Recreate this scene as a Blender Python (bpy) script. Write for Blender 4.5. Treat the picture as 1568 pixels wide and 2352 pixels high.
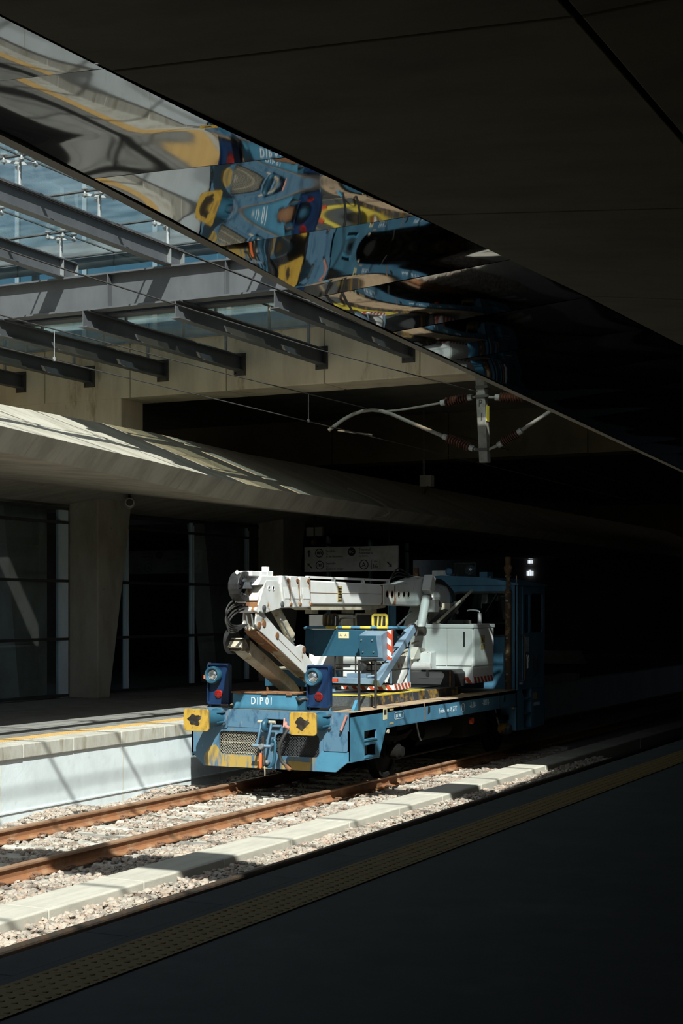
import bpy, bmesh, math, random
from mathutils import Vector, Matrix
from mathutils.geometry import tessellate_polygon
import numpy as np
R = math.radians
rnd = random.Random(7)
SC = bpy.context.scene
COL = SC.collection
for o in list(bpy.data.objects): bpy.data.objects.remove(o)

# ------------------------------------------------------------------ camera
# x: across the tracks (right +), y: along the tracks (away +), z: 0 = rail top
YAW = math.atan(1716.0 / 3500.0)
cd = bpy.data.cameras.new('camera'); cam = bpy.data.objects.new('camera', cd); COL.objects.link(cam)
cam.location = (0, 0, 2.68)
cam.rotation_euler = (R(90), 0, YAW)
cd.sensor_fit = 'VERTICAL'; cd.sensor_height = 36.0
cd.lens = 3500.0 / 2352.0 * 36.0
cd.shift_y = (1398.0 - 1176.0) / 2352.0
cd.clip_end = 400; cd.clip_start = .05
SC.camera = cam

# ------------------------------------------------------------------ sky, sun, exposure
SUN = Vector((-.54, .845, -1.0)).normalized()          # direction the light travels
w = bpy.data.worlds.new('world'); SC.world = w; w.use_nodes = True
nt = w.node_tree; nt.nodes.clear()
sky = nt.nodes.new('ShaderNodeTexSky'); sky.sky_type = 'NISHITA'; sky.sun_disc = False
sky.sun_elevation = math.asin(-SUN.z); sky.sun_rotation = math.atan2(-SUN.x, -SUN.y)
sky.air_density = 1.0; sky.dust_density = 2.2; sky.ozone_density = 1.2
bgn = nt.nodes.new('ShaderNodeBackground'); bgn.inputs['Strength'].default_value = .155
wo = nt.nodes.new('ShaderNodeOutputWorld')
nt.links.new(sky.outputs[0], bgn.inputs[0]); nt.links.new(bgn.outputs[0], wo.inputs[0])
sl = bpy.data.lights.new('sun', 'SUN'); sl.energy = 14.3; sl.angle = R(.53); sl.color = (1, .945, .875)
so = bpy.data.objects.new('sun', sl); COL.objects.link(so)
so.rotation_euler = SUN.to_track_quat('-Z', 'Y').to_euler(); so.location = (30, -30, 40)
vs = SC.view_settings
vs.view_transform = 'Standard'; vs.look = 'None'; vs.gamma = 1.0; vs.use_curve_mapping = False
vs.exposure = 0.0

# ------------------------------------------------------------------ materials
MATS = {}
def lin(c):
    return tuple(((v / 255) / 12.92 if v / 255 <= .04045 else ((v / 255 + .055) / 1.055) ** 2.4) for v in c) + (1,)
def pm(name, col, rough=.6, metal=0., col2=None, scale=3., lo=.45, hi=.62, stretch=(1, 1, 1), col3=None, scale3=8., lo3=.56, hi3=.62,
       bump=0., bscale=60., island=0., spec=.5, rand_obj=0., stretch3=(1, 1, 1)):
    """procedural paint / concrete / metal: base colour, a second and third colour in noise patches, fine relief"""
    m = bpy.data.materials.new(name); m.use_nodes = True; t = m.node_tree; N = t.nodes; L = t.links
    b = N['Principled BSDF']; b.inputs['Roughness'].default_value = rough; b.inputs['Metallic'].default_value = metal
    b.inputs['Specular IOR Level'].default_value = spec
    tc = N.new('ShaderNodeTexCoord')
    def noise(sc, st, det=6):
        mp = N.new('ShaderNodeMapping'); mp.inputs['Scale'].default_value = st; L.new(tc.outputs['Object'], mp.inputs[0])
        n = N.new('ShaderNodeTexNoise'); n.inputs['Scale'].default_value = sc; n.inputs['Detail'].default_value = det
        n.inputs['Roughness'].default_value = .65
        L.new(mp.outputs[0], n.inputs['Vector']); return n
    cur = None
    def rgb(c):
        r = N.new('ShaderNodeRGB'); r.outputs[0].default_value = c if len(c) == 4 else (*c, 1); return r.outputs[0]
    cur = rgb(col)
    for (c2, sc, a, z, st) in ((col2, scale, lo, hi, stretch), (col3, scale3, lo3, hi3, stretch3)):
        if c2 is None: continue
        n = noise(sc, st); mr = N.new('ShaderNodeMapRange'); mr.inputs[1].default_value = a; mr.inputs[2].default_value = z
        L.new(n.outputs['Fac'], mr.inputs[0])
        mx = N.new('ShaderNodeMix'); mx.data_type = 'RGBA'; L.new(mr.outputs[0], mx.inputs['Factor'])
        L.new(cur, mx.inputs['A']); L.new(rgb(c2), mx.inputs['B']); cur = mx.outputs['Result']
    if island or rand_obj:
        if island: src = N.new('ShaderNodeNewGeometry').outputs['Random Per Island']; amt = island
        else: src = N.new('ShaderNodeObjectInfo').outputs['Random']; amt = rand_obj
        mr = N.new('ShaderNodeMapRange'); mr.inputs[3].default_value = 1 - amt; mr.inputs[4].default_value = 1 + amt
        L.new(src, mr.inputs[0])
        hs = N.new('ShaderNodeHueSaturation'); L.new(cur, hs.inputs['Color']); L.new(mr.outputs[0], hs.inputs['Value']); cur = hs.outputs[0]
    L.new(cur, b.inputs['Base Color'])
    if bump:
        n = noise(bscale, (1, 1, 1), 4); bp = N.new('ShaderNodeBump'); bp.inputs['Strength'].default_value = bump; bp.inputs['Distance'].default_value = .01
        L.new(n.outputs['Fac'], bp.inputs['Height']); L.new(bp.outputs[0], b.inputs['Normal'])
    MATS[name] = m; return m
def glass(name, tint, refl=.10, rough=.02, dirt=None):
    m = bpy.data.materials.new(name); m.use_nodes = True; t = m.node_tree; N = t.nodes; L = t.links
    N.remove(N['Principled BSDF']); out = N['Material Output']
    tr = N.new('ShaderNodeBsdfTransparent'); tr.inputs[0].default_value = (*tint, 1)
    gl = N.new('ShaderNodeBsdfGlossy'); gl.inputs['Roughness'].default_value = rough; gl.inputs['Color'].default_value = (.8, .9, .95, 1)
    mx = N.new('ShaderNodeMixShader'); fr = N.new('ShaderNodeLayerWeight'); fr.inputs[0].default_value = .5
    pw = N.new('ShaderNodeMath'); pw.operation = 'POWER'; pw.inputs[1].default_value = 4.5; L.new(fr.outputs['Facing'], pw.inputs[0])
    ma = N.new('ShaderNodeMapRange'); ma.inputs[3].default_value = refl * .5; ma.inputs[4].default_value = .85
    L.new(pw.outputs[0], ma.inputs[0]); L.new(ma.outputs[0], mx.inputs[0]); L.new(tr.outputs[0], mx.inputs[1]); L.new(gl.outputs[0], mx.inputs[2])
    cur = mx.outputs[0]
    if dirt:
        tc = N.new('ShaderNodeTexCoord'); n = N.new('ShaderNodeTexNoise'); n.inputs['Scale'].default_value = 1.3; n.inputs['Detail'].default_value = 7
        mp = N.new('ShaderNodeMapping'); mp.inputs['Scale'].default_value = (1, 3, 1); L.new(tc.outputs['Object'], mp.inputs[0]); L.new(mp.outputs[0], n.inputs['Vector'])
        mr = N.new('ShaderNodeMapRange'); mr.inputs[1].default_value = .35; mr.inputs[2].default_value = .8
        mr.inputs[3].default_value = dirt[0]; mr.inputs[4].default_value = dirt[1]; L.new(n.outputs['Fac'], mr.inputs[0])
        df = N.new('ShaderNodeBsdfTranslucent'); df.inputs[0].default_value = (.55, .72, .75, 1)
        m2 = N.new('ShaderNodeMixShader'); L.new(mr.outputs[0], m2.inputs[0]); L.new(cur, m2.inputs[1]); L.new(df.outputs[0], m2.inputs[2]); cur = m2.outputs[0]
    L.new(cur, out.inputs[0]); MATS[name] = m; return m
def emit(name, col, s):
    m = bpy.data.materials.new(name); m.use_nodes = True; N = m.node_tree.nodes
    b = N['Principled BSDF']; b.inputs['Emission Color'].default_value = (*col, 1); b.inputs['Emission Strength'].default_value = s
    b.inputs['Base Color'].default_value = (*col, 1); MATS[name] = m

pm('wall_white', (.70, .77, .80), .8, col2=(.58, .64, .66), scale=1.4, lo=.42, hi=.7, stretch=(1, 1, .5), col3=(.50, .52, .50), scale3=5, lo3=.6, hi3=.8, bump=.35, bscale=9)
pm('concrete_edge', (.50, .49, .44), .85, col2=(.38, .36, .30), scale=5, lo=.45, hi=.7, stretch=(1, 1, .35), col3=(.24, .20, .12), scale3=6, lo3=.53, hi3=.74, stretch3=(1, 1, .25), bump=.25, bscale=90, rand_obj=.08)
pm('concrete_paving', (.22, .22, .205), .85, col2=(.15, .15, .14), scale=2, lo=.45, hi=.7, bump=.15, bscale=70, rand_obj=.12)
pm('concrete_girder', (.66, .58, .44), .85, col2=(.52, .45, .33), scale=2.2, lo=.42, hi=.66, stretch=(1, 1, .18), col3=(.22, .16, .08), scale3=2.6, lo3=.60, hi3=.78, stretch3=(1, 1, .3), bump=.2, bscale=40)
pm('concrete_canopy', (.42, .395, .335), .8, col2=(.30, .28, .23), scale=2.5, lo=.42, hi=.62, stretch=(.35, 1, .35), col3=(.20, .17, .11), scale3=3.2, lo3=.6, hi3=.8, stretch3=(.2, 2.6, .2), bump=.15, bscale=50)
pm('concrete_pillar', (.40, .38, .32), .85, col2=(.29, .26, .2), scale=2, lo=.42, hi=.7, stretch=(1, 1, .4), col3=(.16, .13, .08), scale3=5, lo3=.63, hi3=.8, bump=.15, bscale=50)
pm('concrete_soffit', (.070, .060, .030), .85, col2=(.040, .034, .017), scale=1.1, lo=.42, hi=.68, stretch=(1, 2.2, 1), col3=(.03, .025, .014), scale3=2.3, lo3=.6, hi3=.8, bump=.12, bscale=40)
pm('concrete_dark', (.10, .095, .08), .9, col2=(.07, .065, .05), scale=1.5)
pm('concrete_duct', (.50, .475, .41), .8, col2=(.41, .39, .335), scale=3, lo=.42, hi=.7, stretch=(3, .6, 1), bump=.15, bscale=50, rand_obj=.06)
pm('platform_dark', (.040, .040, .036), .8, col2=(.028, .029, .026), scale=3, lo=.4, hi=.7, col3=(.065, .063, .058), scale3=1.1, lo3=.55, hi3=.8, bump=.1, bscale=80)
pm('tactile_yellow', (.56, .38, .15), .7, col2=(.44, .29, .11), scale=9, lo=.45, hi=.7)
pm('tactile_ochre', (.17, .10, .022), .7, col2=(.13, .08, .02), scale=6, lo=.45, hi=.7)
pm('ballast_bed', (.34, .32, .29), .95, col2=(.2, .19, .17), scale=40, bump=.6, bscale=60)
pm('ballast', (.335, .29, .245), .9, col2=(.37, .255, .19), scale=7, lo=.52, hi=.62, island=.30)
pm('sleeper', (.50, .48, .43), .9, col2=(.36, .34, .30), scale=6, lo=.4, hi=.7, bump=.3, bscale=40)
pm('rail_rust', (.30, .13, .055), .75, col2=(.22, .10, .05), scale=6, lo=.4, hi=.65, stretch=(1, .3, 1), col3=(.38, .24, .14), scale3=4, lo3=.5, hi3=.7)
pm('rail_head', (.40, .25, .16), .5, metal=.3, col2=(.30, .17, .10), scale=5, stretch=(1, .2, 1))
pm('clip_rust', (.14, .075, .045), .8, col2=(.25, .13, .07), scale=30)
pm('rail_dark', (.045, .035, .028), .6, metal=.2, col2=(.08, .05, .03), scale=6)
pm('steel_grey', (.085, .091, .10), .55, metal=.0, col2=(.065, .07, .077), scale=2.5, lo=.42, hi=.68, stretch=(1, 1, .4), col3=(.05, .05, .048), scale3=7, lo3=.62, hi3=.8)
pm('steel_dark', (.05, .05, .048), .6, metal=.2, col2=(.08, .065, .05), scale=4, lo=.5, hi=.7)
pm('galvanised', (.34, .36, .37), .45, metal=.5, col2=(.25, .27, .27), scale=12)
pm('chrome', (.8, .8, .8), .12, metal=1.)
pm('aluminium_blue', (.66, .80, .88), .45, metal=.0, col2=(.60, .72, .80), scale=2)
pm('frame_dark', (.05, .052, .05), .5, col2=(.035, .035, .035), scale=3)
pm('screen_post', (.13, .18, .21), .5)
pm('wire', (.09, .085, .08), .5, metal=.5)
pm('porcelain', (.07, .025, .015), .3, col2=(.05, .02, .012), scale=8)
pm('under_black', (.007, .007, .007), .95, col2=(.012, .010, .008), scale=6, spec=.15)
pm('rubber', (.025, .025, .025), .6, col2=(.05, .048, .045), scale=9)
glass('glass_sky', (.765, .80, .80), .07, dirt=(.02, .08))
glass('glass_far', (.72, .68, .58), .10, dirt=(.04, .12))
glass('glass_dim', (.40, .45, .45), .10, dirt=(.08, .20))
glass('glass_facade', (.80, .86, .88), .10)
glass('glass_clear', (.93, .95, .95), .08)
glass('glass_cab', (.20, .22, .20), .10)
glass('glass_screen', (.38, .58, .61), .10, dirt=(.05, .16))
pm('mirror_steel', (.115, .115, .112), .022, metal=1., col2=(.10, .10, .097), scale=1.2)
# vehicle
pm('blue_paint', (.065, .19, .30), .5, col2=(.035, .115, .205), scale=2.2, lo=.45, hi=.7, stretch=(1, 1, .4), col3=(.16, .08, .035), scale3=5, lo3=.64, hi3=.72, bump=.05, bscale=30)
pm('blue_front', (.075, .165, .255), .55, col2=(.24, .19, .07), scale=3.4, lo=.54, hi=.72, stretch=(1.3, 1, .35), col3=(.30, .34, .37), scale3=9, lo3=.60, hi3=.74, stretch3=(1, 1, .35), bump=.08, bscale=30)
pm('blue_front_upper', (.08, .17, .255), .55, col2=(.03, .09, .165), scale=6, lo=.5, hi=.64, stretch=(1.2, 1, .6), col3=(.30, .28, .27), scale3=8, lo3=.60, hi3=.74, stretch3=(1, 1, .4), bump=.08, bscale=30)
pm('yellow_front', (.38, .26, .065), .6, col2=(.07, .13, .20), scale=7, lo=.50, hi=.64, stretch=(1.5, 1, .25), col3=(.42, .34, .26), scale3=5, lo3=.60, hi3=.70)
pm('blue_bright', (.065, .22, .335), .45, col2=(.05, .17, .27), scale=2.5, col3=(.25, .12, .05), scale3=6, lo3=.70, hi3=.76)
pm('navy_paint', (.004, .022, .075), .45, col2=(.006, .032, .095), scale=4, col3=(.03, .09, .16), scale3=20, lo3=.7, hi3=.75)
pm('teal_paint', (.016, .075, .125), .5, col2=(.024, .10, .155), scale=2.5, lo=.45, hi=.7, col3=(.12, .10, .08), scale3=9, lo3=.68, hi3=.75)
pm('steel_blue_paint', (.16, .24, .32), .5, col2=(.12, .19, .27), scale=4, col3=(.28, .16, .10), scale3=6, lo3=.66, hi3=.72)
pm('white_paint', (.66, .68, .68), .5, col2=(.56, .56, .52), scale=3, lo=.45, hi=.7, col3=(.28, .13, .035), scale3=4.5, lo3=.60, hi3=.66, stretch3=(1, 1, .6), bump=.04)
pm('white_clean', (.76, .775, .775), .5, col2=(.66, .67, .64), scale=2.2, lo=.45, hi=.75, col3=(.36, .22, .10), scale3=6, lo3=.70, hi3=.76)
pm('white_rusty', (.56, .54, .48), .55, col2=(.30, .15, .045), scale=4, lo=.52, hi=.60, stretch=(1, 1, .5), col3=(.15, .07, .03), scale3=9, lo3=.62, hi3=.70)
pm('cream_dirty', (.50, .47, .38), .6, col2=(.33, .28, .19), scale=3.5, lo=.45, hi=.65, col3=(.22, .11, .04), scale3=6, lo3=.62, hi3=.7)
pm('rust', (.22, .10, .04), .85, col2=(.13, .06, .03), scale=9, col3=(.30, .20, .12), scale3=5)
pm('rust_pipe', (.10, .055, .025), .8, col2=(.055, .032, .02), scale=6, stretch=(1, 1, .3), col3=(.25, .17, .09), scale3=7)
pm('deck_wood', (.40, .29, .18), .9, col2=(.28, .20, .13), scale=5, stretch=(4, .6, 1), col3=(.15, .12, .09), scale3=4)
pm('buffer_yellow', (.48, .30, .045), .55, col2=(.24, .14, .03), scale=9, lo=.50, hi=.68, stretch=(1, 1, .5), col3=(.07, .08, .12), scale3=11, lo3=.62, hi3=.68)
pm('grease', (.018, .014, .010), .5, col2=(.05, .04, .03), scale=12)
pm('black_paint', (.015, .015, .016), .5, col2=(.03, .03, .03), scale=6)
pm('yellow_paint', (.62, .50, .07), .5, col2=(.5, .38, .05), scale=5)
pm('yellow_worn', (.28, .17, .025), .65, col2=(.03, .035, .045), scale=4.5, lo=.40, hi=.50, col3=(.10, .10, .10), scale3=7)
pm('red_paint', (.48, .06, .02), .55, col2=(.36, .07, .03), scale=6)
pm('red_lens', (.28, .012, .008), .25)
pm('orange_lens', (.75, .16, .05), .35)
pm('pink_paint', (.50, .24, .20), .6, col2=(.34, .15, .12), scale=9)
pm('checker_grey', (.055, .065, .07), .6, col2=(.09, .10, .10), scale=40)
pm('sticker_cream', (.62, .58, .36), .5)
pm('sticker_tan', (.45, .36, .17), .5, col2=(.3, .24, .12), scale=30)
pm('letter_white', (.80, .80, .78), .5)
pm('letter_pale', (.50, .56, .60), .6, col2=(.12, .28, .42), scale=30, lo=.55, hi=.6)
pm('letter_black', (.02, .02, .02), .6)
pm('letter_grey', (.10, .10, .10), .6)
pm('sign_white', (.86, .87, .87), .6, col2=(.66, .66, .63), scale=2)
pm('sign_green', (.01, .10, .085), .6)
pm('lamp_silver', (.85, .87, .88), .10, metal=.9, col2=(.5, .52, .55), scale=55, lo=.4, hi=.6)
pm('hivis', (.25, .55, .04), .7)
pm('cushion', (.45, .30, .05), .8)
emit('daylight_window', (.85, .93, 1.0), .75)
pm('box_white', (.50, .48, .42), .6)
pm('tube_grey', (.20, .195, .18), .5, metal=.2, col2=(.14, .135, .12), scale=10)
pm('case_grey', (.20, .19, .16), .6)
M = MATS

# ------------------------------------------------------------------ mesh helpers
class MB:
    def __init__(s): s.v = []; s.f = []
    def add(s, vs, fs):
        k = len(s.v); s.v += [tuple(p) for p in vs]; s.f += [tuple(i + k for i in f) for f in fs]; return s
    def box(s, x0, x1, y0, y1, z0, z1):
        v = [(x, y, z) for z in (z0, z1) for y in (y0, y1) for x in (x0, x1)]
        return s.add(v, [(0, 2, 3, 1), (4, 5, 7, 6), (0, 1, 5, 4), (2, 6, 7, 3), (0, 4, 6, 2), (1, 3, 7, 5)])
    def hexa(s, lo, hi):          # two quads (4 corners each)
        return s.add(list(lo) + list(hi), [(3, 2, 1, 0), (4, 5, 6, 7)] + [(i, (i + 1) % 4, (i + 1) % 4 + 4, i + 4) for i in range(4)])
    def bar(s, p0, p1, w, h, up=(0, 0, 1)):
        p0 = Vector(p0); p1 = Vector(p1); d = (p1 - p0).normalized(); u = Vector(up)
        if abs(d.dot(u)) > .98: u = Vector((0, 1, 0))
        r = d.cross(u).normalized() * (w / 2); u2 = r.cross(d).normalized() * (h / 2)
        a = [p0 - r - u2, p0 + r - u2, p0 + r + u2, p0 - r + u2]; b = [q + (p1 - p0) for q in a]
        return s.hexa(a, b)
    def prism(s, poly, axis, lo, hi):
        """poly in the plane normal to axis: 'x'->(y,z), 'y'->(x,z), 'z'->(x,y)"""
        def mk(p, t): return {'x': (t, p[0], p[1]), 'y': (p[0], t, p[1]), 'z': (p[0], p[1], t)}[axis]
        n = len(poly); v = [mk(p, lo) for p in poly] + [mk(p, hi) for p in poly]
        f = [tuple(range(n - 1, -1, -1)), tuple(range(n, 2 * n))] + [(i, (i + 1) % n, (i + 1) % n + n, i + n) for i in range(n)]
        return s.add(v, f)
    def holed(s, outer, holes, axis, lo, hi):
        def mk(p, t): return {'x': (t, p[0], p[1]), 'y': (p[0], t, p[1]), 'z': (p[0], p[1], t)}[axis]
        loops = [outer] + holes; flat = [p for l in loops for p in l]
        tr = tessellate_polygon([[Vector((p[0], p[1], 0)) for p in l] for l in loops])
        n = len(flat); v = [mk(p, lo) for p in flat] + [mk(p, hi) for p in flat]
        f = [tuple(t) for t in tr] + [tuple(i + n for i in reversed(t)) for t in tr]
        k = 0
        for l in loops:
            m = len(l); f += [(k + i, k + (i + 1) % m, k + (i + 1) % m + n, k + i + n) for i in range(m)]; k += m
        return s.add(v, f)
    def cyl(s, p0, p1, r0, r1=None, n=14, caps=True):
        r1 = r0 if r1 is None else r1; p0 = Vector(p0); p1 = Vector(p1); d = (p1 - p0).normalized()
        a = d.orthogonal().normalized(); b = d.cross(a)
        v = []
        for p, r in ((p0, r0), (p1, r1)):
            v += [p + (a * math.cos(2 * math.pi * i / n) + b * math.sin(2 * math.pi * i / n)) * r for i in range(n)]
        f = [(i, (i + 1) % n, (i + 1) % n + n, i + n) for i in range(n)]
        if caps: f += [tuple(range(n - 1, -1, -1)), tuple(range(n, 2 * n))]
        return s.add(v, f)
    def lathe(s, prof, p0, d, n=16):
        """prof [(radius, distance along d)]"""
        p0 = Vector(p0); d = Vector(d).normalized(); a = d.orthogonal().normalized(); b = d.cross(a); v = []; f = []
        for r, h in prof:
            v += [p0 + d * h + (a * math.cos(2 * math.pi * i / n) + b * math.sin(2 * math.pi * i / n)) * max(r, 1e-4) for i in range(n)]
        for k in range(len(prof) - 1):
            f += [(k * n + i, k * n + (i + 1) % n, (k + 1) * n + (i + 1) % n, (k + 1) * n + i) for i in range(n)]
        f += [tuple(range(n - 1, -1, -1)), tuple(range((len(prof) - 1) * n, len(prof) * n))]
        return s.add(v, f)
    def tube(s, pts, r, n=8, smooth=0):
        pts = [Vector(p) for p in pts]
        for _ in range(smooth):
            q = [pts[0]]
            for i in range(len(pts) - 1): q += [pts[i] * .75 + pts[i + 1] * .25, pts[i] * .25 + pts[i + 1] * .75]
            pts = q + [pts[-1]]
        up = None; v = []; f = []
        for i, p in enumerate(pts):
            d = (pts[min(i + 1, len(pts) - 1)] - pts[max(i - 1, 0)]).normalized()
            a = d.orthogonal().normalized() if up is None else (up - d * up.dot(d)).normalized()
            up = a; b = d.cross(a)
            v += [p + (a * math.cos(2 * math.pi * k / n) + b * math.sin(2 * math.pi * k / n)) * r for k in range(n)]
        for i in range(len(pts) - 1):
            f += [(i * n + k, i * n + (k + 1) % n, (i + 1) * n + (k + 1) % n, (i + 1) * n + k) for k in range(n)]
        f += [tuple(range(n - 1, -1, -1)), tuple(range((len(pts) - 1) * n, len(pts) * n))]
        return s.add(v, f)
    def ibeam(s, axis, c1, c2, lo, hi, w, h, tf, tw):
        """I section, c1 = horizontal centre, c2 = bottom height, runs along axis x or y"""
        p = [(-w / 2, 0), (w / 2, 0), (w / 2, tf), (tw / 2, tf), (tw / 2, h - tf), (w / 2, h - tf), (w / 2, h), (-w / 2, h), (-w / 2, h - tf), (-tw / 2, h - tf), (-tw / 2, tf), (-w / 2, tf)]
        return s.prism([(c1 + a, c2 + b) for a, b in p], 'y' if axis == 'y' else 'x', lo, hi)
    def mesh(s, name, mat, smooth=False):
        m = bpy.data.meshes.new(name); m.from_pydata(s.v, [], s.f)
        bm = bmesh.new(); bm.from_mesh(m); bmesh.ops.recalc_face_normals(bm, faces=bm.faces); bm.to_mesh(m); bm.free()
        if smooth:
            m.polygons.foreach_set('use_smooth', [True] * len(m.polygons)); m.set_sharp_from_angle(angle=R(40))
        if mat: m.materials.append(M[mat] if isinstance(mat, str) else mat)
        return m
    def build(s, name, mat, parent=None, smooth=False, bevel=0., loc=None, kind=None, label=None):
        o = bpy.data.objects.new(name, s.mesh(name, mat, smooth)); COL.objects.link(o)
        if parent: o.parent = parent
        if loc is not None: o.location = loc
        if bevel:
            b = o.modifiers.new('bevel', 'BEVEL'); b.width = bevel; b.segments = 2; b.limit_method = 'ANGLE'; b.angle_limit = R(40)
        if kind: o['kind'] = kind
        if label: o['label'] = label
        return o
def B(*a): return MB().box(*a)
def empty(name, loc=(0, 0, 0), rz=0.):
    o = bpy.data.objects.new(name, None); COL.objects.link(o); o.location = loc; o.rotation_euler = (0, 0, rz); o.empty_display_size = .2; return o
def tag(o, label=None, cat=None, group=None, kind=None):
    if label: o['label'] = label
    if cat: o['category'] = cat
    if group: o['group'] = group
    if kind: o['kind'] = kind
    return o
def inst(src, parent, loc, name=None, rot=None, scale=None):
    o = src.copy(); COL.objects.link(o); o.parent = parent; o.location = loc
    if name: o.name = name
    if rot is not None: o.rotation_euler = rot
    if scale is not None: o.scale = scale
    return o
def rrect(x0, x1, z0, z1, r, n=5):
    p = []
    for cx, cz, a in ((x1 - r, z1 - r, 0), (x0 + r, z1 - r, 90), (x0 + r, z0 + r, 180), (x1 - r, z0 + r, 270)):
        p += [(cx + r * math.cos(R(a + 90 * i / n)), cz + r * math.sin(R(a + 90 * i / n))) for i in range(n + 1)]
    return p
def text(name, s, size, loc, rot, mat, parent, ext=.002, align='LEFT', sx=1.):
    cu = bpy.data.curves.new(name, 'FONT'); cu.body = s; cu.size = size; cu.extrude = ext; cu.align_x = align; cu.resolution_u = 3
    t = bpy.data.objects.new(name + '_tmp', cu); COL.objects.link(t)
    dg = bpy.context.evaluated_depsgraph_get(); m = bpy.data.meshes.new_from_object(t.evaluated_get(dg))
    bpy.data.objects.remove(t); bpy.data.curves.remove(cu)
    m.name = name; m.materials.clear(); m.materials.append(M[mat])
    o = bpy.data.objects.new(name, m); COL.objects.link(o); o.parent = parent; o.location = loc; o.rotation_euler = rot; o.scale = (sx, 1, 1); return o
FRONT = (R(90), 0, 0); SIDE = (R(90), 0, R(90))

# ================================================================== SETTING
def S(o, label=None): o['kind'] = 'structure'; 
def struct(name, mb, mat, label, **k):
    o = mb.build(name, mat, **k); o['kind'] = 'structure'; o['label'] = label; return o
def sempty(name, label, loc=(0, 0, 0)):
    o = empty(name, loc); o['kind'] = 'structure'; o['label'] = label; return o
LIPX = -12.72; PLZ = .88; WALLX = -12.755; NEARX = -5.03; FACX = -18.64

# ---- ground: bed of the two tracks
bed = struct('floor', B(WALLX - .05, NEARX + .1, -12, 62, -.6, -.24), 'ballast_bed', 'stony track bed between the two platforms')

# ---- far platform
wl = struct('wall_platform', B(WALLX - .3, WALLX, -8, 60, -.4, .70), 'wall_white', 'white painted concrete wall under the far platform edge')
for y in (13.1, 15.9, 18.7, 21.5):
    MB().box(WALLX - .002, WALLX + .004, y, y + .012, -.24, .64).build('cast_joint', 'concrete_edge', wl)
MB().box(WALLX - .01, WALLX + .016, -8, 40, -.02, .0).build('plinth_line', 'wall_white', wl)
fp = struct('platform', B(-19.2, LIPX - .40, -8, 60, .3, PLZ - .035), 'concrete_dark', 'far platform slab in front of the glazed wall')
lip0 = None; y = 6.45
while y < 40:                                              # coping blocks of the edge
    L = 1.06 + .12 * rnd.random()
    b = MB().box(LIPX - .44, LIPX, y, y + L - .012, .69, PLZ).build('coping_block', 'concrete_edge', fp, bevel=.012)
    b.location.x = rnd.uniform(-.006, .004); y += L
tile_far = MB()
tile_far.box(0, .30, 0, .30, 0, .022)
for i in range(6): tile_far.box(.0, .30, .012 + i * .05, .038 + i * .05, .022, .030)
tile_far.v = [(x, yy, z) for x, yy, z in tile_far.v]
tf = tile_far.build('tactile_tile', 'tactile_yellow', fp, loc=(LIPX - .75, 13, PLZ - .028))
for i in range(1, 66): inst(tf, fp, (LIPX - .75, 13 + i * .303, PLZ - .028 + rnd.uniform(-.002, .002)), 'tactile_tile')
slab = MB().box(.006, 1.194, .006, 1.494, 0, .03)
s0 = None
for ix in range(5):
    for iy in range(20):
        loc = (LIPX - .76 - 1.2 * (ix + 1), 8 + iy * 1.5 + (.75 if ix % 2 else 0), PLZ - .034 + rnd.uniform(-.002, .002))
        if s0 is None: s0 = slab.build('paving_slab', 'concrete_paving', fp, loc=loc)
        else: inst(s0, fp, loc, 'paving_slab')

# ---- near platform
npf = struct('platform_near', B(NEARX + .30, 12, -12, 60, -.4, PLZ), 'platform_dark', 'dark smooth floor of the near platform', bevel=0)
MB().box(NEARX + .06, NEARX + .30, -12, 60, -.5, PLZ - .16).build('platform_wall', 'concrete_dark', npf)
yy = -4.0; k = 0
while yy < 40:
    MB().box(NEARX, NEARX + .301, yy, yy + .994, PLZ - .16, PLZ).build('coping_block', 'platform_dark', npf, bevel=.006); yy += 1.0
dome = MB().box(0, .372, 0, .372, 0, .008)
for i in range(5):
    for j in range(5):
        ox = .037 + i * .0745; oy = .037 + j * .0745
        dome.lathe([(.016, .007), (.015, .011), (.010, .0135)], (ox, oy, 0), (0, 0, 1), 8)
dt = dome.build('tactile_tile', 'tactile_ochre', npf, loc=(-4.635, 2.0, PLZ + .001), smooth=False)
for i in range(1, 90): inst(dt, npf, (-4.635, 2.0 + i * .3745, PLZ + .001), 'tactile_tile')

# ---- near canopy: concrete soffit panels and mirror-polished edge
def lowx(y): return -4.30 - .0525 * y
def upx(y): return -3.79 + .047 * y
def tilt(y): return -.06 if y < 5.9 else (-.06 * (7.3 - y) / 1.4 if y < 7.3 else min(.085, .05 * (y - 7.3)))
near = sempty('ceiling', 'dark concrete soffit over the near platform')
ys = [-9.0] + [7.93 - 2.8 * k for k in range(5, 0, -1)] + [7.93 + 2.8 * k for k in range(0, 17)]
for a, b in zip(ys[:-1], ys[1:]):
    g = .008
    m = MB()
    for (xa0, xb0, za, zb) in ((None, -1.615, 4.898, 4.745), (-1.585, 3.5, 4.74, 4.9), (3.53, 11.8, 4.9, 4.9)):
        x00 = upx(a) if xa0 is None else xa0; x01 = upx(b) if xa0 is None else xa0
        z_a, z_b = (4.885 + tilt(t_) * .5 * (upx(t_) - lowx(t_)) for t_ in (a, b)) if xa0 is None else (za, za)
        q = [(x00, a + g, z_a), (xb0, a + g, zb), (xb0, b - g, zb), (x01, b - g, z_b)]
        t = [(p[0], p[1], 5.35) for p in q]
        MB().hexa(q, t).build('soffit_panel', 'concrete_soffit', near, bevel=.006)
    MB().hexa([(lowx(a) + .05, a, 5.02), (12, a, 5.02), (12, b, 5.02), (lowx(b) + .05, b, 5.02)], [(lowx(a) + .12, a, 5.5), (12, a, 5.5), (12, b, 5.5), (lowx(b) + .12, b, 5.5)]).build('slab_core', 'concrete_soffit', near)
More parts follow.
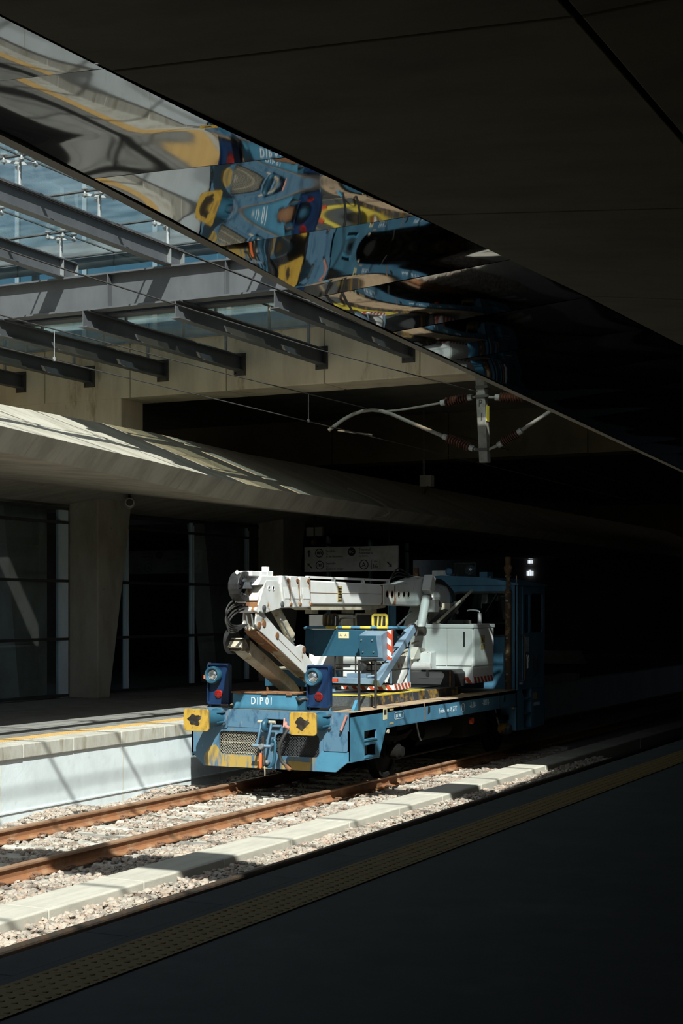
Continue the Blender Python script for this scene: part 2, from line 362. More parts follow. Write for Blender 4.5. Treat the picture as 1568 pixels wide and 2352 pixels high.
mir = sempty('trim_1', 'mirror-polished steel cladding along the near canopy edge')
ms = [7.93 + 1.42 * k for k in range(-11, 30)]
for i, (a, b) in enumerate(zip(ms[:-1], ms[1:])):
    r = random.Random(100 + i); nu, nv = 22, 30; m = MB(); v = []
    A = .0050 + .0025 * r.random(); p1, p2, p3 = (r.uniform(0, 6.28) for _ in range(3)); tlt = r.uniform(-.006, .006)
    far = 1.0 if b < 17 else .35
    for jv in range(nv + 1):
        for iu in range(nu + 1):
            u = iu / nu; t = jv / nv; y = a + .004 + (b - a - .008) * t
            x0 = lowx(y) + .01; x1 = upx(y) - .012
            z = 4.885 + tilt(y) * (x0 + (x1 - x0) * u - .5 * (x0 + x1))
            d = -A * math.sin(math.pi * t) * (math.sin(math.pi * u) ** .8)
            d += .0011 * math.sin(2 * math.pi * t + p1) * math.sin(math.pi * u * 1.5 + p2) + .0003 * math.sin(5.2 * u * math.pi + p3 + 3 * t)
            z += far * (d + tlt * (t - .5))
            v.append((x0 + (x1 - x0) * u, y, z))
    f = [(jv * (nu + 1) + iu, jv * (nu + 1) + iu + 1, (jv + 1) * (nu + 1) + iu + 1, (jv + 1) * (nu + 1) + iu) for jv in range(nv) for iu in range(nu)]
    k = len(v); v += [(p[0], p[1], p[2] + .012) for p in v]
    f += [tuple(q + k for q in reversed(g)) for g in f]
    m.add(v, f); o = m.build('mirror_panel', 'mirror_steel', mir, smooth=False)
    o.data.polygons.foreach_set('use_smooth', [True] * len(o.data.polygons))
    # drip edge rail under the free edge
    ea, eb = (4.885 - tilt(t_) * .5 * (upx(t_) - lowx(t_)) for t_ in (a, b))
    MB().hexa([(lowx(a) - .045, a, ea - .012), (lowx(a) + .014, a, ea - .006), (lowx(b) + .014, b, eb - .006), (lowx(b) - .045, b, eb - .012)],
              [(lowx(a) - .045, a, ea + .06), (lowx(a) + .014, a, ea + .06), (lowx(b) + .014, b, eb + .06), (lowx(b) - .045, b, eb + .06)]).build('drip_edge', 'concrete_pillar', mir)

# ---- far canopy: folded concrete roof over the far platform, in cast segments
ZN = [(-8, 5.9), (6, 5.48), (15.8, 5.06), (17.9, 4.97), (19.44, 4.91), (21.5, 4.805), (23, 4.748), (26.2, 4.743), (30, 4.69), (60, 4.69)]
ZB = [(-8, 5.5), (6, 5.15), (16.1, 4.765), (19.6, 4.63), (21.7, 4.51), (23, 4.46), (24.6, 4.43), (30.5, 4.50), (60, 4.50)]
def ip(T, y):
    for (a, za), (b, zb) in zip(T[:-1], T[1:]):
        if y <= b: return za + (zb - za) * (y - a) / (b - a)
    return T[-1][1]
can = sempty('canopy', 'folded concrete canopy over the far platform')
st = [-8, -3, 2, 6.0, 9.5, 12.7, 15.0, 17.3, 19.44, 21.5, 23.0, 26.2, 30.0, 35, 42, 50, 60]
for a, b in zip(st[:-1], st[1:]):
    a2 = a + .0008; b2 = b - .0008; m = MB(); ring = []
    for y in (a2, b2):
        zn = ip(ZN, y); zb = ip(ZB, y)
        rr = 5.82 if y < 26 else 5.75
        ring.append([(-12.70, y, zn), (-12.95, y, zb), (-17.3, y, max(zb + .12, 4.98)), (-18.9, y, 4.76), (-19.2, y, 6.1), (-16.2, y, rr + .10), (-15.0, y, rr)])
    n = 7; v = ring[0] + ring[1]
    f = [tuple(range(n - 1, -1, -1)), tuple(range(n, 2 * n))] + [(i, (i + 1) % n, (i + 1) % n + n, i + n) for i in range(n)]
    MB().add(v, f).build('canopy_segment', 'concrete_canopy', can, bevel=.008)

# ---- far pillars (tapered, wider at the head)
def pillar(y0, label, nm='pillar'):
    m = MB(); x0, x1 = -18.62, -17.90
    lo = [(x0, y0, PLZ - .02), (x1, y0, PLZ - .02), (x1, y0 + .42, PLZ - .02), (x0, y0 + .42, PLZ - .02)]
    hi = [(x0, y0, 4.95), (x1, y0, 4.95), (x1, y0 + 1.25, 5.05), (x0, y0 + 1.25, 5.05)]
    m.hexa(lo, hi); o = struct(nm, m, 'concrete_pillar', label, bevel=.03); 
    return o
pillar(25.38, 'tapered concrete pillar between the two glazed bays')
pillar(33.22, 'tapered concrete pillar beyond the second glazed bay')
pillar(17.5, 'tapered concrete pillar left of the first glazed bay')
for k, (yt, yb, y1) in enumerate(((23.72, 24.22, 25.1), (31.2, 31.85, 33.0))):
    m = MB(); m.hexa([(-19.42, yb, .9), (-18.95, yb, .9), (-18.95, y1, .9), (-19.42, y1, .9)], [(-19.42, yt, 4.71), (-18.95, yt, 4.71), (-18.95, y1, 4.71), (-19.42, y1, 4.71)])
    struct('pillar_inside', m, 'concrete_pillar', ('slanting concrete pillar seen through the first glazed bay', 'slanting concrete pillar seen through the second glazed bay')[k])

# ---- glazed wall of the far platform
def bay(n, y0, y1, mull, label, endf=(.06, .06), em='aluminium_blue'):
    w = sempty('window_%d' % n, label)
    edges = [y0] + mull + [y1]; zs = [.93, 2.065, 3.24, 4.42, 4.70]
    for z in zs: MB().box(FACX - .06, FACX + .07, y0, y1, z - .028, z + .028).build('transom', 'frame_dark', w)
    for y in mull:
        MB().box(FACX - .05, FACX + .02, y - .035, y + .035, .9, 4.66).build('mullion', 'aluminium_blue', w)
        for d in (-.045, .045): MB().box(FACX + .02, FACX + .045, y + d - .012, y + d + .012, .9, 4.60).build('cover_strip', 'aluminium_blue', w)
    MB().box(FACX - .06, FACX + .05, y0, y0 + endf[0], .88, 4.72).build('jamb', em, w)
    MB().box(FACX - .06, FACX + .05, y1 - endf[1], y1, .88, 4.72).build('jamb', em, w)
    for a, b in zip(edges[:-1], edges[1:]):
        for z0, z1 in zip(zs[:-1], zs[1:]):
            MB().box(FACX - .012, FACX, a + .02, b - .02, z0 + .02, z1 - .02).build('pane', 'glass_facade', w)
    return w
bay(2, 18.3, 25.33, [20.0, 22.4], 'first glazed bay with pale blue end post, left of the pillar', (.06, .26))
bay(3, 25.9, 33.20, [27.45, 30.14, 32.70], 'second glazed bay with slim pale mullions, right of the pillar', (.06, .34), 'frame_dark')
bay(4, 34.6, 42.6, [37.2, 39.9], 'third glazed bay in the dark far end')
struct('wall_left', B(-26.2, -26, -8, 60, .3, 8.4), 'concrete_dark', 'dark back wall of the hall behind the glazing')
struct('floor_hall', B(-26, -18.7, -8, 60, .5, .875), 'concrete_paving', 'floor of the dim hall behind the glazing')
ch_ = sempty('ceiling_hall', 'ceiling of the dim hall behind the glazing, with rooflights added to light the inner pillars')
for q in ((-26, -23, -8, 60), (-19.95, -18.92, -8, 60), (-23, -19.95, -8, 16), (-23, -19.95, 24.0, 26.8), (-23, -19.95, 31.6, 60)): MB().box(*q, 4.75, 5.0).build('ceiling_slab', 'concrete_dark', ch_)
for a, b in ((16, 24.0), (26.8, 31.6)): MB().box(-23, -19.95, a, b, 4.9, 4.915).build('added_rooflight_pane', 'glass_clear', ch_)  # unseen openings added to bring daylight onto the inner pillars

# ---- concrete end girder and pier, roof slabs around the skylight
GY = 23.7
gd = sempty('girder', 'concrete girder closing the far end of the skylight')
xs = [-19.4, -17.95, -16.0, -13.93, -11.95, -10.15, -8.2, -6.2, -4.2, -2.2]
for a, b in zip(xs[:-1], xs[1:]):
    MB().box(a + .006, b - .006, GY, GY + .85, 6.60, 7.80).build('cast_panel', 'concrete_girder', gd, bevel=.02)
MB().hexa([(-19.4, GY + .01, 5.2), (-16.2, GY + .01, 5.2), (-16.2, GY + .75, 5.2), (-19.4, GY + .75, 5.2)], [(-19.4, GY + .01, 6.62), (-16.2, GY + .01, 6.62), (-16.2, GY + .75, 6.62), (-19.4, GY + .75, 6.62)]).build('pier', 'concrete_girder', gd, bevel=.02)
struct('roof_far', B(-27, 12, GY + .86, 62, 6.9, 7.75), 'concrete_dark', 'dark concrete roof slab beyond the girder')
cross = sempty('girder_far', 'second concrete girder deep in the dark')
for a, b in ((-20, -15.2), (-15.18, -12.4), (-12.38, -9.3), (-9.28, -6)): MB().box(a, b, 30.5, 31.2, 5.9, 6.9).build('cast_panel', 'concrete_soffit', cross)
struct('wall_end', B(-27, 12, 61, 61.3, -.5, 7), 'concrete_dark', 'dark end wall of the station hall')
struct('wall_right', B(12, 12.3, -14, 62, -.5, 5.5), 'concrete_dark', 'unseen dark wall behind the near platform, keeping out sky light')  # unseen camera-side walls, put in to shut out sky light
struct('wall_front', B(-27, 12, -14.3, -14, -.5, 8.1), 'concrete_dark', 'unseen wall behind the viewpoint, keeping out sky light')
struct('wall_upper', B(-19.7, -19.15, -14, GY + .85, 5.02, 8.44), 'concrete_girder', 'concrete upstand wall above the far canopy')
struct('roof_front', B(-19.7, -2.1, -14, -9.5, 8.1, 8.6), 'concrete_dark', 'roof slab behind the viewpoint')

# ---- skylight steel
PX = [-18.5, -16.9, -15.27, -13.64, -12.0, -10.35, -8.7]
UX = [-17.98, -16.05, -14.12, -12.19, -10.26]
ORD = ['first', 'second', 'third', 'fourth', 'fifth', 'sixth', 'seventh']
cbl = ('nearest of the paired grey steel cross beams behind the viewpoint', 'added unseen steel beam pair shading the foreground', 'added unseen steel beam pair shading the ground beside the crane front', 'big grey steel cross beam under the skylight')
for k, y in enumerate((-1.2, 7.35, 14.75, 19.15)):  # the two middle pairs are unseen, added to cast the shadow bands
    for j, dy in enumerate((0, .48)):
        m = MB().ibeam('x', y + dy, 7.2, (-19.45, -7.7, -5.85, -19.45)[k], -2.1, .24, .54, .026, .018)
        o = m.build('cross_beam', 'steel_grey', smooth=False)
        lab = ('front member of the ' if j == 0 else 'rear member of the ') + ('cross beam pair closest to the end girder' if k == 3 else ('cross beam pair behind the viewpoint', 'added unseen short beam pair shading the foreground', 'added unseen short beam pair shading the ground beside the crane front')[k])
        tag(o, lab, 'steel beam', 'paired cross beams of the skylight')
        if k == 3:
            for xx in (-16.0, -13.25, -11.2):
                MB().box(xx - .006, xx + .006, y + dy - .118, y + dy - .01, 7.226, 7.714).build('stiffener', 'steel_grey', o)
nm = {0: 'far left'}
for i, x in enumerate(UX):
    m = MB().ibeam('y', x, 7.742, -9.4, 19.40, .15, .29, .018, .012)
    o = m.build('purlin', 'steel_grey')
    tag(o, 'upper roof joist lying on the big cross beam, %s from the far canopy side' % ORD[i], 'roof joist', 'upper roof joists')
    MB().box(x - .07, x + .07, 19.385, 19.405, 7.742, 8.034).build('end_plate', 'galvanised', o)
    for yb in (19.03,): MB().box(x + .005, x + .07, yb - .006, yb + .006, 7.76, 8.015).build('stiffener', 'galvanised', o)
for i, x in enumerate(PX):
    o = MB().ibeam('y', x, 6.93, 18.95, GY - .02, .15, .27, .018, .012).build('hanging_joist', 'steel_dark' if False else 'steel_grey')
    tag(o, 'lower roof joist bolted to the concrete girder, %s from the left' % ORD[i], 'roof joist', 'lower roof joists')
    MB().box(x - .12, x + .12, GY - .022, GY - .002, 6.85, 7.25).build('end_plate', 'steel_dark', o)
    for bx in (-.09, .09):
        for bz in (6.90, 7.20): MB().cyl((x + bx, GY - .04, bz), (x + bx, GY - .02, bz), .014, n=6).build('bolt', 'steel_dark', o)
    MB().box(x - .07, x + .07, 19.40, 19.80, 7.185, 7.20).build('hanger_plate', 'steel_dark', o)
    for yb in (20.1, 21.8, 23.2):
        MB().cyl((x, yb, 7.2), (x, yb, 7.62), .028, n=8).build('post', 'galvanised', o)
up = MB().box(-19.4, -5, 20.55, 20.80, 8.42, 8.70).build('upper_beam', 'steel_grey')
tag(up, 'grey upper edge beam behind the big cross beam', 'steel beam')
tb = MB().cyl((-19.4, 20.62, 8.33), (-5, 20.62, 8.33), .075, n=12).build('gutter_pipe', 'steel_dark', smooth=True)
tag(tb, 'dark round pipe running under the upper edge beam', 'pipe')
for x in (-18.6, -15.9, -13.2, -10.4, -7.6): MB().box(x - .05, x + .05, 20.71, 20.79, 7.74, 8.42).build('bracket', 'steel_dark', up)

# spider fittings that carry the glass
SY = [19.05 - 1.735 * k for k in range(16)]
def spider(x, y):
    t = empty('glass_fitting', (x, y, 8.034))
    MB().lathe([(.06, 0), (.06, .012), (.030, .012), (.030, .30), (.026, .30)], (0, 0, 0), (0, 0, 1), 12).build('post', 'galvanised', t, smooth=True)
    for sx, sy in ((1, 1), (1, -1), (-1, 1), (-1, -1)):
        MB().bar((0, 0, .30), (sx * .14, sy * .14, .315), .022, .034).build('arm', 'galvanised', t)
        MB().lathe([(.012, .27), (.016, .285), (.034, .29), (.036, .318), (.018, .33), (.014, .375), (.046, .378), (.05, .392), (.036, .40)], (sx * .14, sy * .14, 0), (0, 0, 1), 12).build('disc', 'galvanised', t, smooth=True)
    return t
sp0 = None
for i, x in enumerate(UX[1:]):
    for j, y in enumerate(SY[:4]):
        if sp0 is None: sp = sp0 = spider(x, y)
        else:
            sp = sp0.copy(); COL.objects.link(sp); sp.location = (x, y, 8.034)
            for ch in sp0.children:
                c = ch.copy(); COL.objects.link(c); c.parent = sp
        tag(sp, 'steel four-armed glass fitting on the %s upper joist, %s away from the big cross beam' % (ORD[i + 1], ORD[j]), 'glass fitting', 'glass fittings on the upper joists')
# glass
skyl = sempty('window_1', 'glazed skylight over the tracks')
gx = [-19.4] + UX + [-8.33, -6.4, -4.47, -2.1]
yl = [20.5] + SY + [-9.5]
p0 = {}
for a, b in zip(gx[:-1], gx[1:]):
    for c, d in zip(yl[1:], yl[:-1]):
        MB().box(a + .012, b - .012, c + .012, d - .012, 8.43, 8.447).build('pane', 'glass_sky', skyl)
for y in SY + [20.5]:
    MB().box(-19.4, -2.1, y - .028, y + .028, 8.428, 8.449).build('joint_seal', 'rubber', skyl)
for x in gx[1:-1]: MB().box(x - .012, x + .012, -9.5, 20.5, 8.429, 8.448).build('joint_seal', 'rubber', skyl)
fy = [19.9, 21.8, GY + .02]
for a, b in zip(PX[:-1], PX[1:]):
    for c, d in zip(fy[:-1], fy[1:]):
        MB().box(a + .002, b - .002, c + .002, d - .002, 7.62, 7.637).build('pane', 'glass_far' if c < 21 else 'glass_dim', skyl)
MB().box(-19.4, PX[0] - .01, 19.9, GY, 7.62, 7.637).build('pane', 'glass_far', skyl)
MB().box(-8.698, -6.45, 19.9, 21.8, 7.62, 7.637).build('pane', 'glass_sky', skyl); MB().box(-8.698, -6.45, 21.81, GY, 7.62, 7.637).build('pane', 'glass_dim', skyl)
struct('sun_block_slab', B(-6.44, 12, 19.75, GY + .84, 7.55, 8.0), 'concrete_dark', 'unseen slab added beside the skylight to block the sun')  # unseen slab, added to stop sun reaching the ground further back
MB().box(-19.4, -2.1, GY - .04, GY + .02, 7.60, 7.66).build('edge_strip', 'galvanised', skyl)
for a, b in zip(gx[:-1], gx[1:]): MB().box(a + .012, b - .012, 20.46, 20.475, 7.66, 8.42).build('riser_pane', 'glass_sky', skyl)
struct('shade_deck', B(-30, 4, 18.5, 22.4, 12.0, 12.5), 'concrete_girder', 'unseen concrete deck added high above the skylight to shade the girder')  # unseen deck, added to keep direct sun off the end girder
# glazed screen standing on the roof beyond
for x in PX: MB().box(x - .03, x + .03, 19.9, GY, 7.61, 7.62).build('joint_seal', 'rubber', skyl)
scr = sempty('screen', 'tall glazed screen standing on the roof beyond the skylight')
x = -30.2; k = 0
while x < -6:
    MB().box(x - .045, x + .045, 27.0, 27.08, 7.7, 15.5).build('post', 'screen_post', scr)
    MB().box(x + .06, x + 1.73, 27.0, 27.015, 7.72, 15.4).build('pane', 'glass_screen', scr)
    x += 1.80; k += 1
for z in (8.9, 10.2, 11.6, 13.2, 15.45): MB().box(-30.3, -6, 27.02, 27.06, z - .02, z + .02).build('rail', 'screen_post', scr)

# ================================================================== TRACKS
RX = {'far': (-11.84, -10.10), 'near': (-7.68, -5.94)}
def railprof():
    h = .172
    return [(-.075, 0), (.075, 0), (.075, .012), (.02, .032), (.009, .05), (.009, .125), (.034, .138), (.036, .16), (.028, h), (-.028, h), (-.036, .16), (-.034, .138), (-.009, .125), (-.009, .05), (-.02, .032), (-.075, .012)]
def rail(x, label, dark=False):
    t = empty('rail', (x, 0, -.172))
    MB().prism(railprof(), 'y', -8, 60).build('rail_body', 'rail_dark' if dark else 'rail_rust', t)
    hd = [(-.0365, .1385), (-.0372, .16), (-.0285, .1735), (.0285, .1735), (.0372, .16), (.0365, .1385)]
    MB().prism(hd, 'y', -8, 60).build('rail_head', 'rail_dark' if dark else 'rail_head', t, bevel=.004)
    tag(t, label, 'rail', 'rails of the two tracks'); return t
rail(-11.84, 'rusty rail next to the white platform wall')
rail(-10.10, 'rusty rail of the crane track, on the cable duct side')
rail(-7.68, 'dark rail of the near track, just above the near platform edge', True)
rail(-5.94, 'dark rail of the near track, closest to the near platform wall', True)
# sleepers with spring clips
def sleeper():
    t = empty('sleeper')
    pr = [(-.13, -.2), (.13, -.2), (.105, -.02), (.085, 0), (-.085, 0), (-.105, -.02)]
    MB().prism([(a, b) for a, b in pr], 'x', -1.30, 1.30).build('sleeper_body', 'sleeper', t, bevel=.012)
    for rx in (-.87, .87):
        for sd in (-1, 1):
            c = MB(); bx = rx + sd * .095
            c.tube([(bx, -.06, .035), (bx + sd * .05, -.075, .03), (bx + sd * .075, -.03, .05), (bx - sd * .01, .0, .055), (bx - sd * .02, .03, .05), (bx + sd * .07, .045, .055), (bx + sd * .05, .085, .03), (bx, .07, .035)], .0085, 6, smooth=1)
            c.box(bx - .02, bx + .03, -.03, .03, 0, .045)
            c.build('spring_clip', 'clip_rust', t, smooth=True)
    return t
sl0 = sleeper(); k = 0; ysl = 8.22
while ysl < 31:
    if k == 0: s_ = sl0
    else:
        s_ = sl0.copy(); COL.objects.link(s_)
        for ch in sl0.children:
            c = ch.copy(); COL.objects.link(c); c.parent = s_
    s_.location = (-10.97, ysl, -.176 + rnd.uniform(-.003, .001)); s_.rotation_euler = (0, 0, rnd.uniform(-.008, .008))
    n_ = int(round((19.9 - ysl) / .60)); ow = ['nearest', 'second', 'third', 'fourth', 'fifth', 'sixth', 'seventh', 'eighth', 'ninth', 'tenth', 'eleventh', 'twelfth', 'thirteenth', 'fourteenth', 'fifteenth', 'sixteenth', 'seventeenth', 'eighteenth', 'nineteenth', 'twentieth', 'last']
    tag(s_, ('concrete sleeper with rusty spring clips, %s in front of the crane' % ow[min(n_, 20)]) if n_ >= 0 else ('concrete sleeper with rusty spring clips, %s back from the crane front plate' % ow[min(-n_ - 1, 20)]), 'sleeper', 'sleepers of the crane track')
    ysl += .60; k += 1
# cable duct between the tracks
duct = sempty('cable_duct', 'pale concrete cable duct running between the two tracks')
y = 5.0
prof = [(-9.04, -.24), (-8.40, -.24), (-8.40, -.035), (-8.42, -.02), (-8.90, -.02), (-9.02, -.085)]
while y < 50:
    L = 1.55 + rnd.uniform(-.02, .02)
    o = MB().prism(prof, 'y', y, y + L - .015).build('duct_cover', 'concrete_duct', duct, bevel=.008)
    o.location = (rnd.uniform(-.006, .006), 0, rnd.uniform(-.004, .004)); y += L

# ballast: a few hundred individual stones, the rest as one mass of real stones
def stone_mesh(seed):
    r = random.Random(seed); bm = bmesh.new(); bmesh.ops.create_icosphere(bm, subdivisions=1, radius=1)
    for v in bm.verts:
        v.co = v.co * r.uniform(.72, 1.15); v.co.z *= .68; v.co.x *= 1.12
    m = bpy.data.meshes.new('ballast_stone'); bm.to_mesh(m); bm.free(); m.materials.append(M['ballast']); return m
def hgt(x, y):
    h = -.225
    if -9.05 < x < -8.38: return None
    for rx in (-11.84, -10.10, -7.68, -5.94):
        if abs(x - rx) < .085: return None
    ph = ((y - 8.22 + .3) % .60) - .3
    if -12.32 < x < -9.62:
        if abs(ph) < .105: return None if rnd.random() < .9 else -.165
        h = -.205 + .02 * math.sin(x * 5 + y * 3)
    elif x > -8.4: h = -.125 - .07 * max(0, (x + 8.2)) / .6
    elif x < -12.3: h = -.13 + .05 * math.sin(y * 2.3)
    else: h = -.165 + .02 * math.sin(y * 3.1)
    return h
shapes = [stone_mesh(i) for i in range(10)]
cnt = 0; r2 = random.Random(3)
while cnt < 300:                                     # the nearest, largest in view
    x = r2.uniform(-8.37, -7.75); y = r2.uniform(9.3, 13.6)
    if r2.random() < .33: x = r2.uniform(-10.0, -9.08); y = r2.uniform(11.5, 15)
    if x < -8.4 and y < 11.5: continue
    z = hgt(x, y)
    if z is None: continue
    o = bpy.data.objects.new('ballast_stone', shapes[cnt % 10]); COL.objects.link(o); o.parent = bed
    s = r2.uniform(.024, .046); o.location = (x, y, z + .028 + r2.uniform(-.008, .014)); o.rotation_euler = (r2.uniform(-.5, .5), r2.uniform(-.5, .5), r2.uniform(0, 6.3)); o.scale = (s, s, s); cnt += 1
base = [np.array([v.co[:] for v in m.vertices]) for m in shapes]; tri = [np.array([p.vertices[:] for p in m.polygons]) for m in shapes]
rg = np.random.default_rng(5); V = []; F = []; off = 0
def scatter(n, x0, x1, y0, y1, smin=.018, smax=.042):
    global off
    for _ in range(n):
        x = rg.uniform(x0, x1); y = rg.uniform(y0, y1); z = hgt(x, y)
        if z is None: continue
        k = rg.integers(10); s = rg.uniform(smin, smax); a = rg.uniform(0, 6.28); t = rg.uniform(-.6, .6)
        ca, sa, ct, stt = math.cos(a), math.sin(a), math.cos(t), math.sin(t)
        Rm = np.array([[ca, -sa * ct, sa * stt], [sa, ca * ct, -ca * stt], [0, stt, ct]])
        V.append(base[k] @ Rm.T * s + np.array([x, y, z + rg.uniform(-.01, .022)])); F.append(tri[k] + off); off += len(base[k])
scatter(6500, -8.38, -7.4, 8.5, 18); scatter(3500, -8.38, -7.4, 18, 28); scatter(6500, -10.02, -9.05, 9, 18); scatter(4000, -10.02, -9.05, 18, 29)
scatter(9000, -11.76, -10.18, 10.5, 21); scatter(1500, -11.76, -10.18, 21, 28); scatter(5000, -12.86, -11.92, 12, 22); scatter(1200, -12.86, -11.92, 22, 28)
VV = np.concatenate(V); FF = np.concatenate(F)
gm = bpy.data.meshes.new('ballast_gravel'); gm.from_pydata(VV.tolist(), [], FF.tolist()); gm.materials.append(M['ballast'])
go = bpy.data.objects.new('ballast_gravel', gm); COL.objects.link(go); go.parent = bed; go['kind'] = 'stuff'

# ================================================================== RAIL CRANE
# local axes: x right of the track centre, y back from the front plate, z above rail top
V = empty('rail_crane', (-10.97, 19.9, 0))
tag(V, 'blue rail maintenance wagon with white hydraulic crane and cab', 'rail vehicle')
def P(name, mb, mat, parent=None, **k): return mb.build(name, mat, parent or V, **k)
HW = 1.335
# chassis ------------------------------------------------------------
front = [(-HW, 1.17), (-HW, .50), (-1.12, .295), (1.12, .295), (HW, .46), (HW, 1.17)]
gl_hole = rrect(-.85, -.13, .485, .835, .07); gr_hole = rrect(.12, .85, .495, .83, .07); hk_hole = [(.02, .98), (.26, .98), (.26, 1.06), (.02, 1.06)]
low = [(-HW, .895), (-HW, .50), (-1.12, .295), (1.12, .295), (HW, .46), (HW, .895)]
fpl = P('front_plate', MB().holed(low, [list(reversed(gl_hole)), list(reversed(gr_hole))], 'y', 0, .03), 'blue_front')
fup = P('headstock', MB().holed([(-HW, .90), (HW, .90), (HW, 1.165), (-HW, 1.165)], [list(reversed([(-.06, .93), (.27, .93), (.27, 1.04), (-.06, 1.04)]))], 'y', -.006, .03), 'blue_front_upper')
P('paint_band', MB().prism([(-1.10, .297), (-.02, .297), (-.05, .48), (-.80, .48), (-.90, .62), (-1.0, .60), (-1.12, .44)], 'y', -.004, .001), 'yellow_front', fpl)
P('paint_band', MB().prism([(.20, .297), (.70, .297), (.72, .42), (.22, .43)], 'y', -.004, .001), 'yellow_front', fpl)
P('paint_band', MB().prism([(.80, .297), (1.118, .297), (1.333, .461), (1.333, .60), (.90, .60), (.80, .46)], 'y', -.004, .001), 'blue_bright', fpl)
P('repair_plate', MB().prism(rrect(.93, 1.32, .60, 1.13, .02, 2), 'y', -.018, -.004), 'blue_front_upper', fup)
for hx0, hx1, hz0, hz1 in ((-.88, -.10, .46, .86), (.10, .88, .47, .86)):            # expanded metal grilles
    g = MB(); sx = .044; sz = .021; row = 0; z = hz0
    while z < hz1:
        x = hx0 + (sx / 2 if row % 2 else 0)
        while x < hx1 - sx:
            g.bar((x, .036, z), (x + sx / 2, .044, z + sz), .0028, .0055, up=(0, 1, 0)); g.bar((x + sx / 2, .044, z + sz), (x + sx, .036, z), .0028, .0055, up=(0, 1, 0)); x += sx
        z += sz; row += 1
    gg = P('grille', g, 'cream_dirty' if hx0 < 0 else 'steel_grey'); gg['label'] = 'expanded metal grille'
    P('grille_back', B(hx0, hx1, .10, .12, hz0, hz1), 'black_paint', gg)
for z in (.50, .655): P('grille_light', B(-.85, -.3, .085, .1, z, z + .012), 'cream_dirty', gg)
P('deck', B(-HW, HW, .03, 7.22, 1.09, 1.165), 'deck_wood', bevel=.006)
P('deck_plate', B(-.9, .95, .12, 1.3, 1.165, 1.172), 'steel_dark')
for sd in (-1, 1):
    x0, x1 = (HW - .03, HW) if sd > 0 else (-HW, -HW + .03)
    segs = ((1.30, 2.78), (2.79, 6.25), (6.26, 7.22)) if sd > 0 else ((1.30, 7.22),)
    for a, b in segs:
        ss = P('side_sill', B(x0, x1, a, b - .006, .865, 1.155), 'blue_paint', bevel=.004)
        P('sill_flange', B(x0 - (.05 if sd > 0 else 0), x1 + (0 if sd > 0 else .05), a, b - .006, .86, .872), 'blue_paint', ss)
    sk = [(0, .44), (1.05, .43), (1.30, .86), (1.30, 1.158), (0, 1.158)]
    holes = [[(.52, .73), (.95, .73), (.95, .865), (.52, .865)], [(.53, .475), (.95, .475), (.95, .65), (.53, .65)]]
    sp_ = P('step_plate', MB().holed(sk, [list(reversed(h)) for h in holes] if sd > 0 else [], 'x', x0, x1), 'blue_bright')
    for z in (.712, .462):
        P('step', B(min(x0, x1) - (.16 if sd > 0 else -.03), max(x0, x1) + (.012 if sd > 0 else -.012), .51, .96, z, z + .022), 'blue_bright', sp_)
    P('step_back', B(x0 - .2 * sd, x0 - .18 * sd, .40, 1.05, .45, .95), 'black_paint', sp_)
P('centre_sill', B(-.5, .5, .14, 8.8, .62, 1.09), 'black_paint')
P('buffer_beam_rear', B(-HW, HW, 8.84, 8.88, .5, 1.17), 'blue_paint')
# holes with chipped paint in the sill
for yv in (2.98, 6.55): P('tie_hole', MB().prism([(yv - .05, .96), (yv + .05, .99), (yv + .05, 1.08), (yv - .03, 1.10)], 'x', HW - .004, HW + .003), 'black_paint')
for yv in (2.79, 6.255): P('weld_seam', B(HW - .002, HW + .004, yv - .012, yv + .006, .875, 1.15), 'rust')
# lettering on the sill
text('lettering', 'Freio', .125, (HW + .003, 3.40, .945), SIDE, 'letter_pale', V, sx=.95)
text('lettering', 'KE', .075, (HW + .003, 3.76, .945), SIDE, 'letter_pale', V, sx=.95)
text('lettering', '-P 27T', .125, (HW + .003, 3.88, .945), SIDE, 'letter_pale', V, sx=.95)
ring = MB(); pts = [(HW + .003, 4.48 + .075 * math.cos(a * math.pi / 10), .985 + .075 * math.sin(a * math.pi / 10)) for a in range(21)]; ring.tube(pts, .005, 4)
P('lettering', ring, 'letter_pale'); text('lettering', 'S', .09, (HW + .003, 4.455, .955), SIDE, 'letter_pale', V)
text('lettering', '-5.00-', .15, (HW + .003, 4.80, .955), SIDE, 'letter_pale', V, sx=.85)
text('lettering', '-10.14-', .15, (HW + .003, 5.40, .965), SIDE, 'letter_pale', V, sx=.85)
P('placard', B(HW, HW + .004, 1.19, 1.33, .99, 1.16), 'sticker_cream'); P('placard', B(HW, HW + .005, 1.215, 1.305, 1.06, 1.14), 'letter_black')
for yv, zv, w_, h_ in ((1.43, 1.115, .14, .025), (1.43, .90, .14, .028)): P('placard', B(HW, HW + .004, yv, yv + w_, zv, zv + h_), 'sticker_tan')
fr_ = MB()
for a in ((1.62, 1.95, .965, .975), (1.62, 1.95, 1.065, 1.075), (1.62, 1.632, .965, 1.075), (1.938, 1.95, .965, 1.075)): fr_.box(HW, HW + .004, *a)
P('stencil_frame', fr_, 'letter_pale'); text('lettering', '30  18', .07, (HW + .003, 1.66, .993), SIDE, 'letter_pale', V)
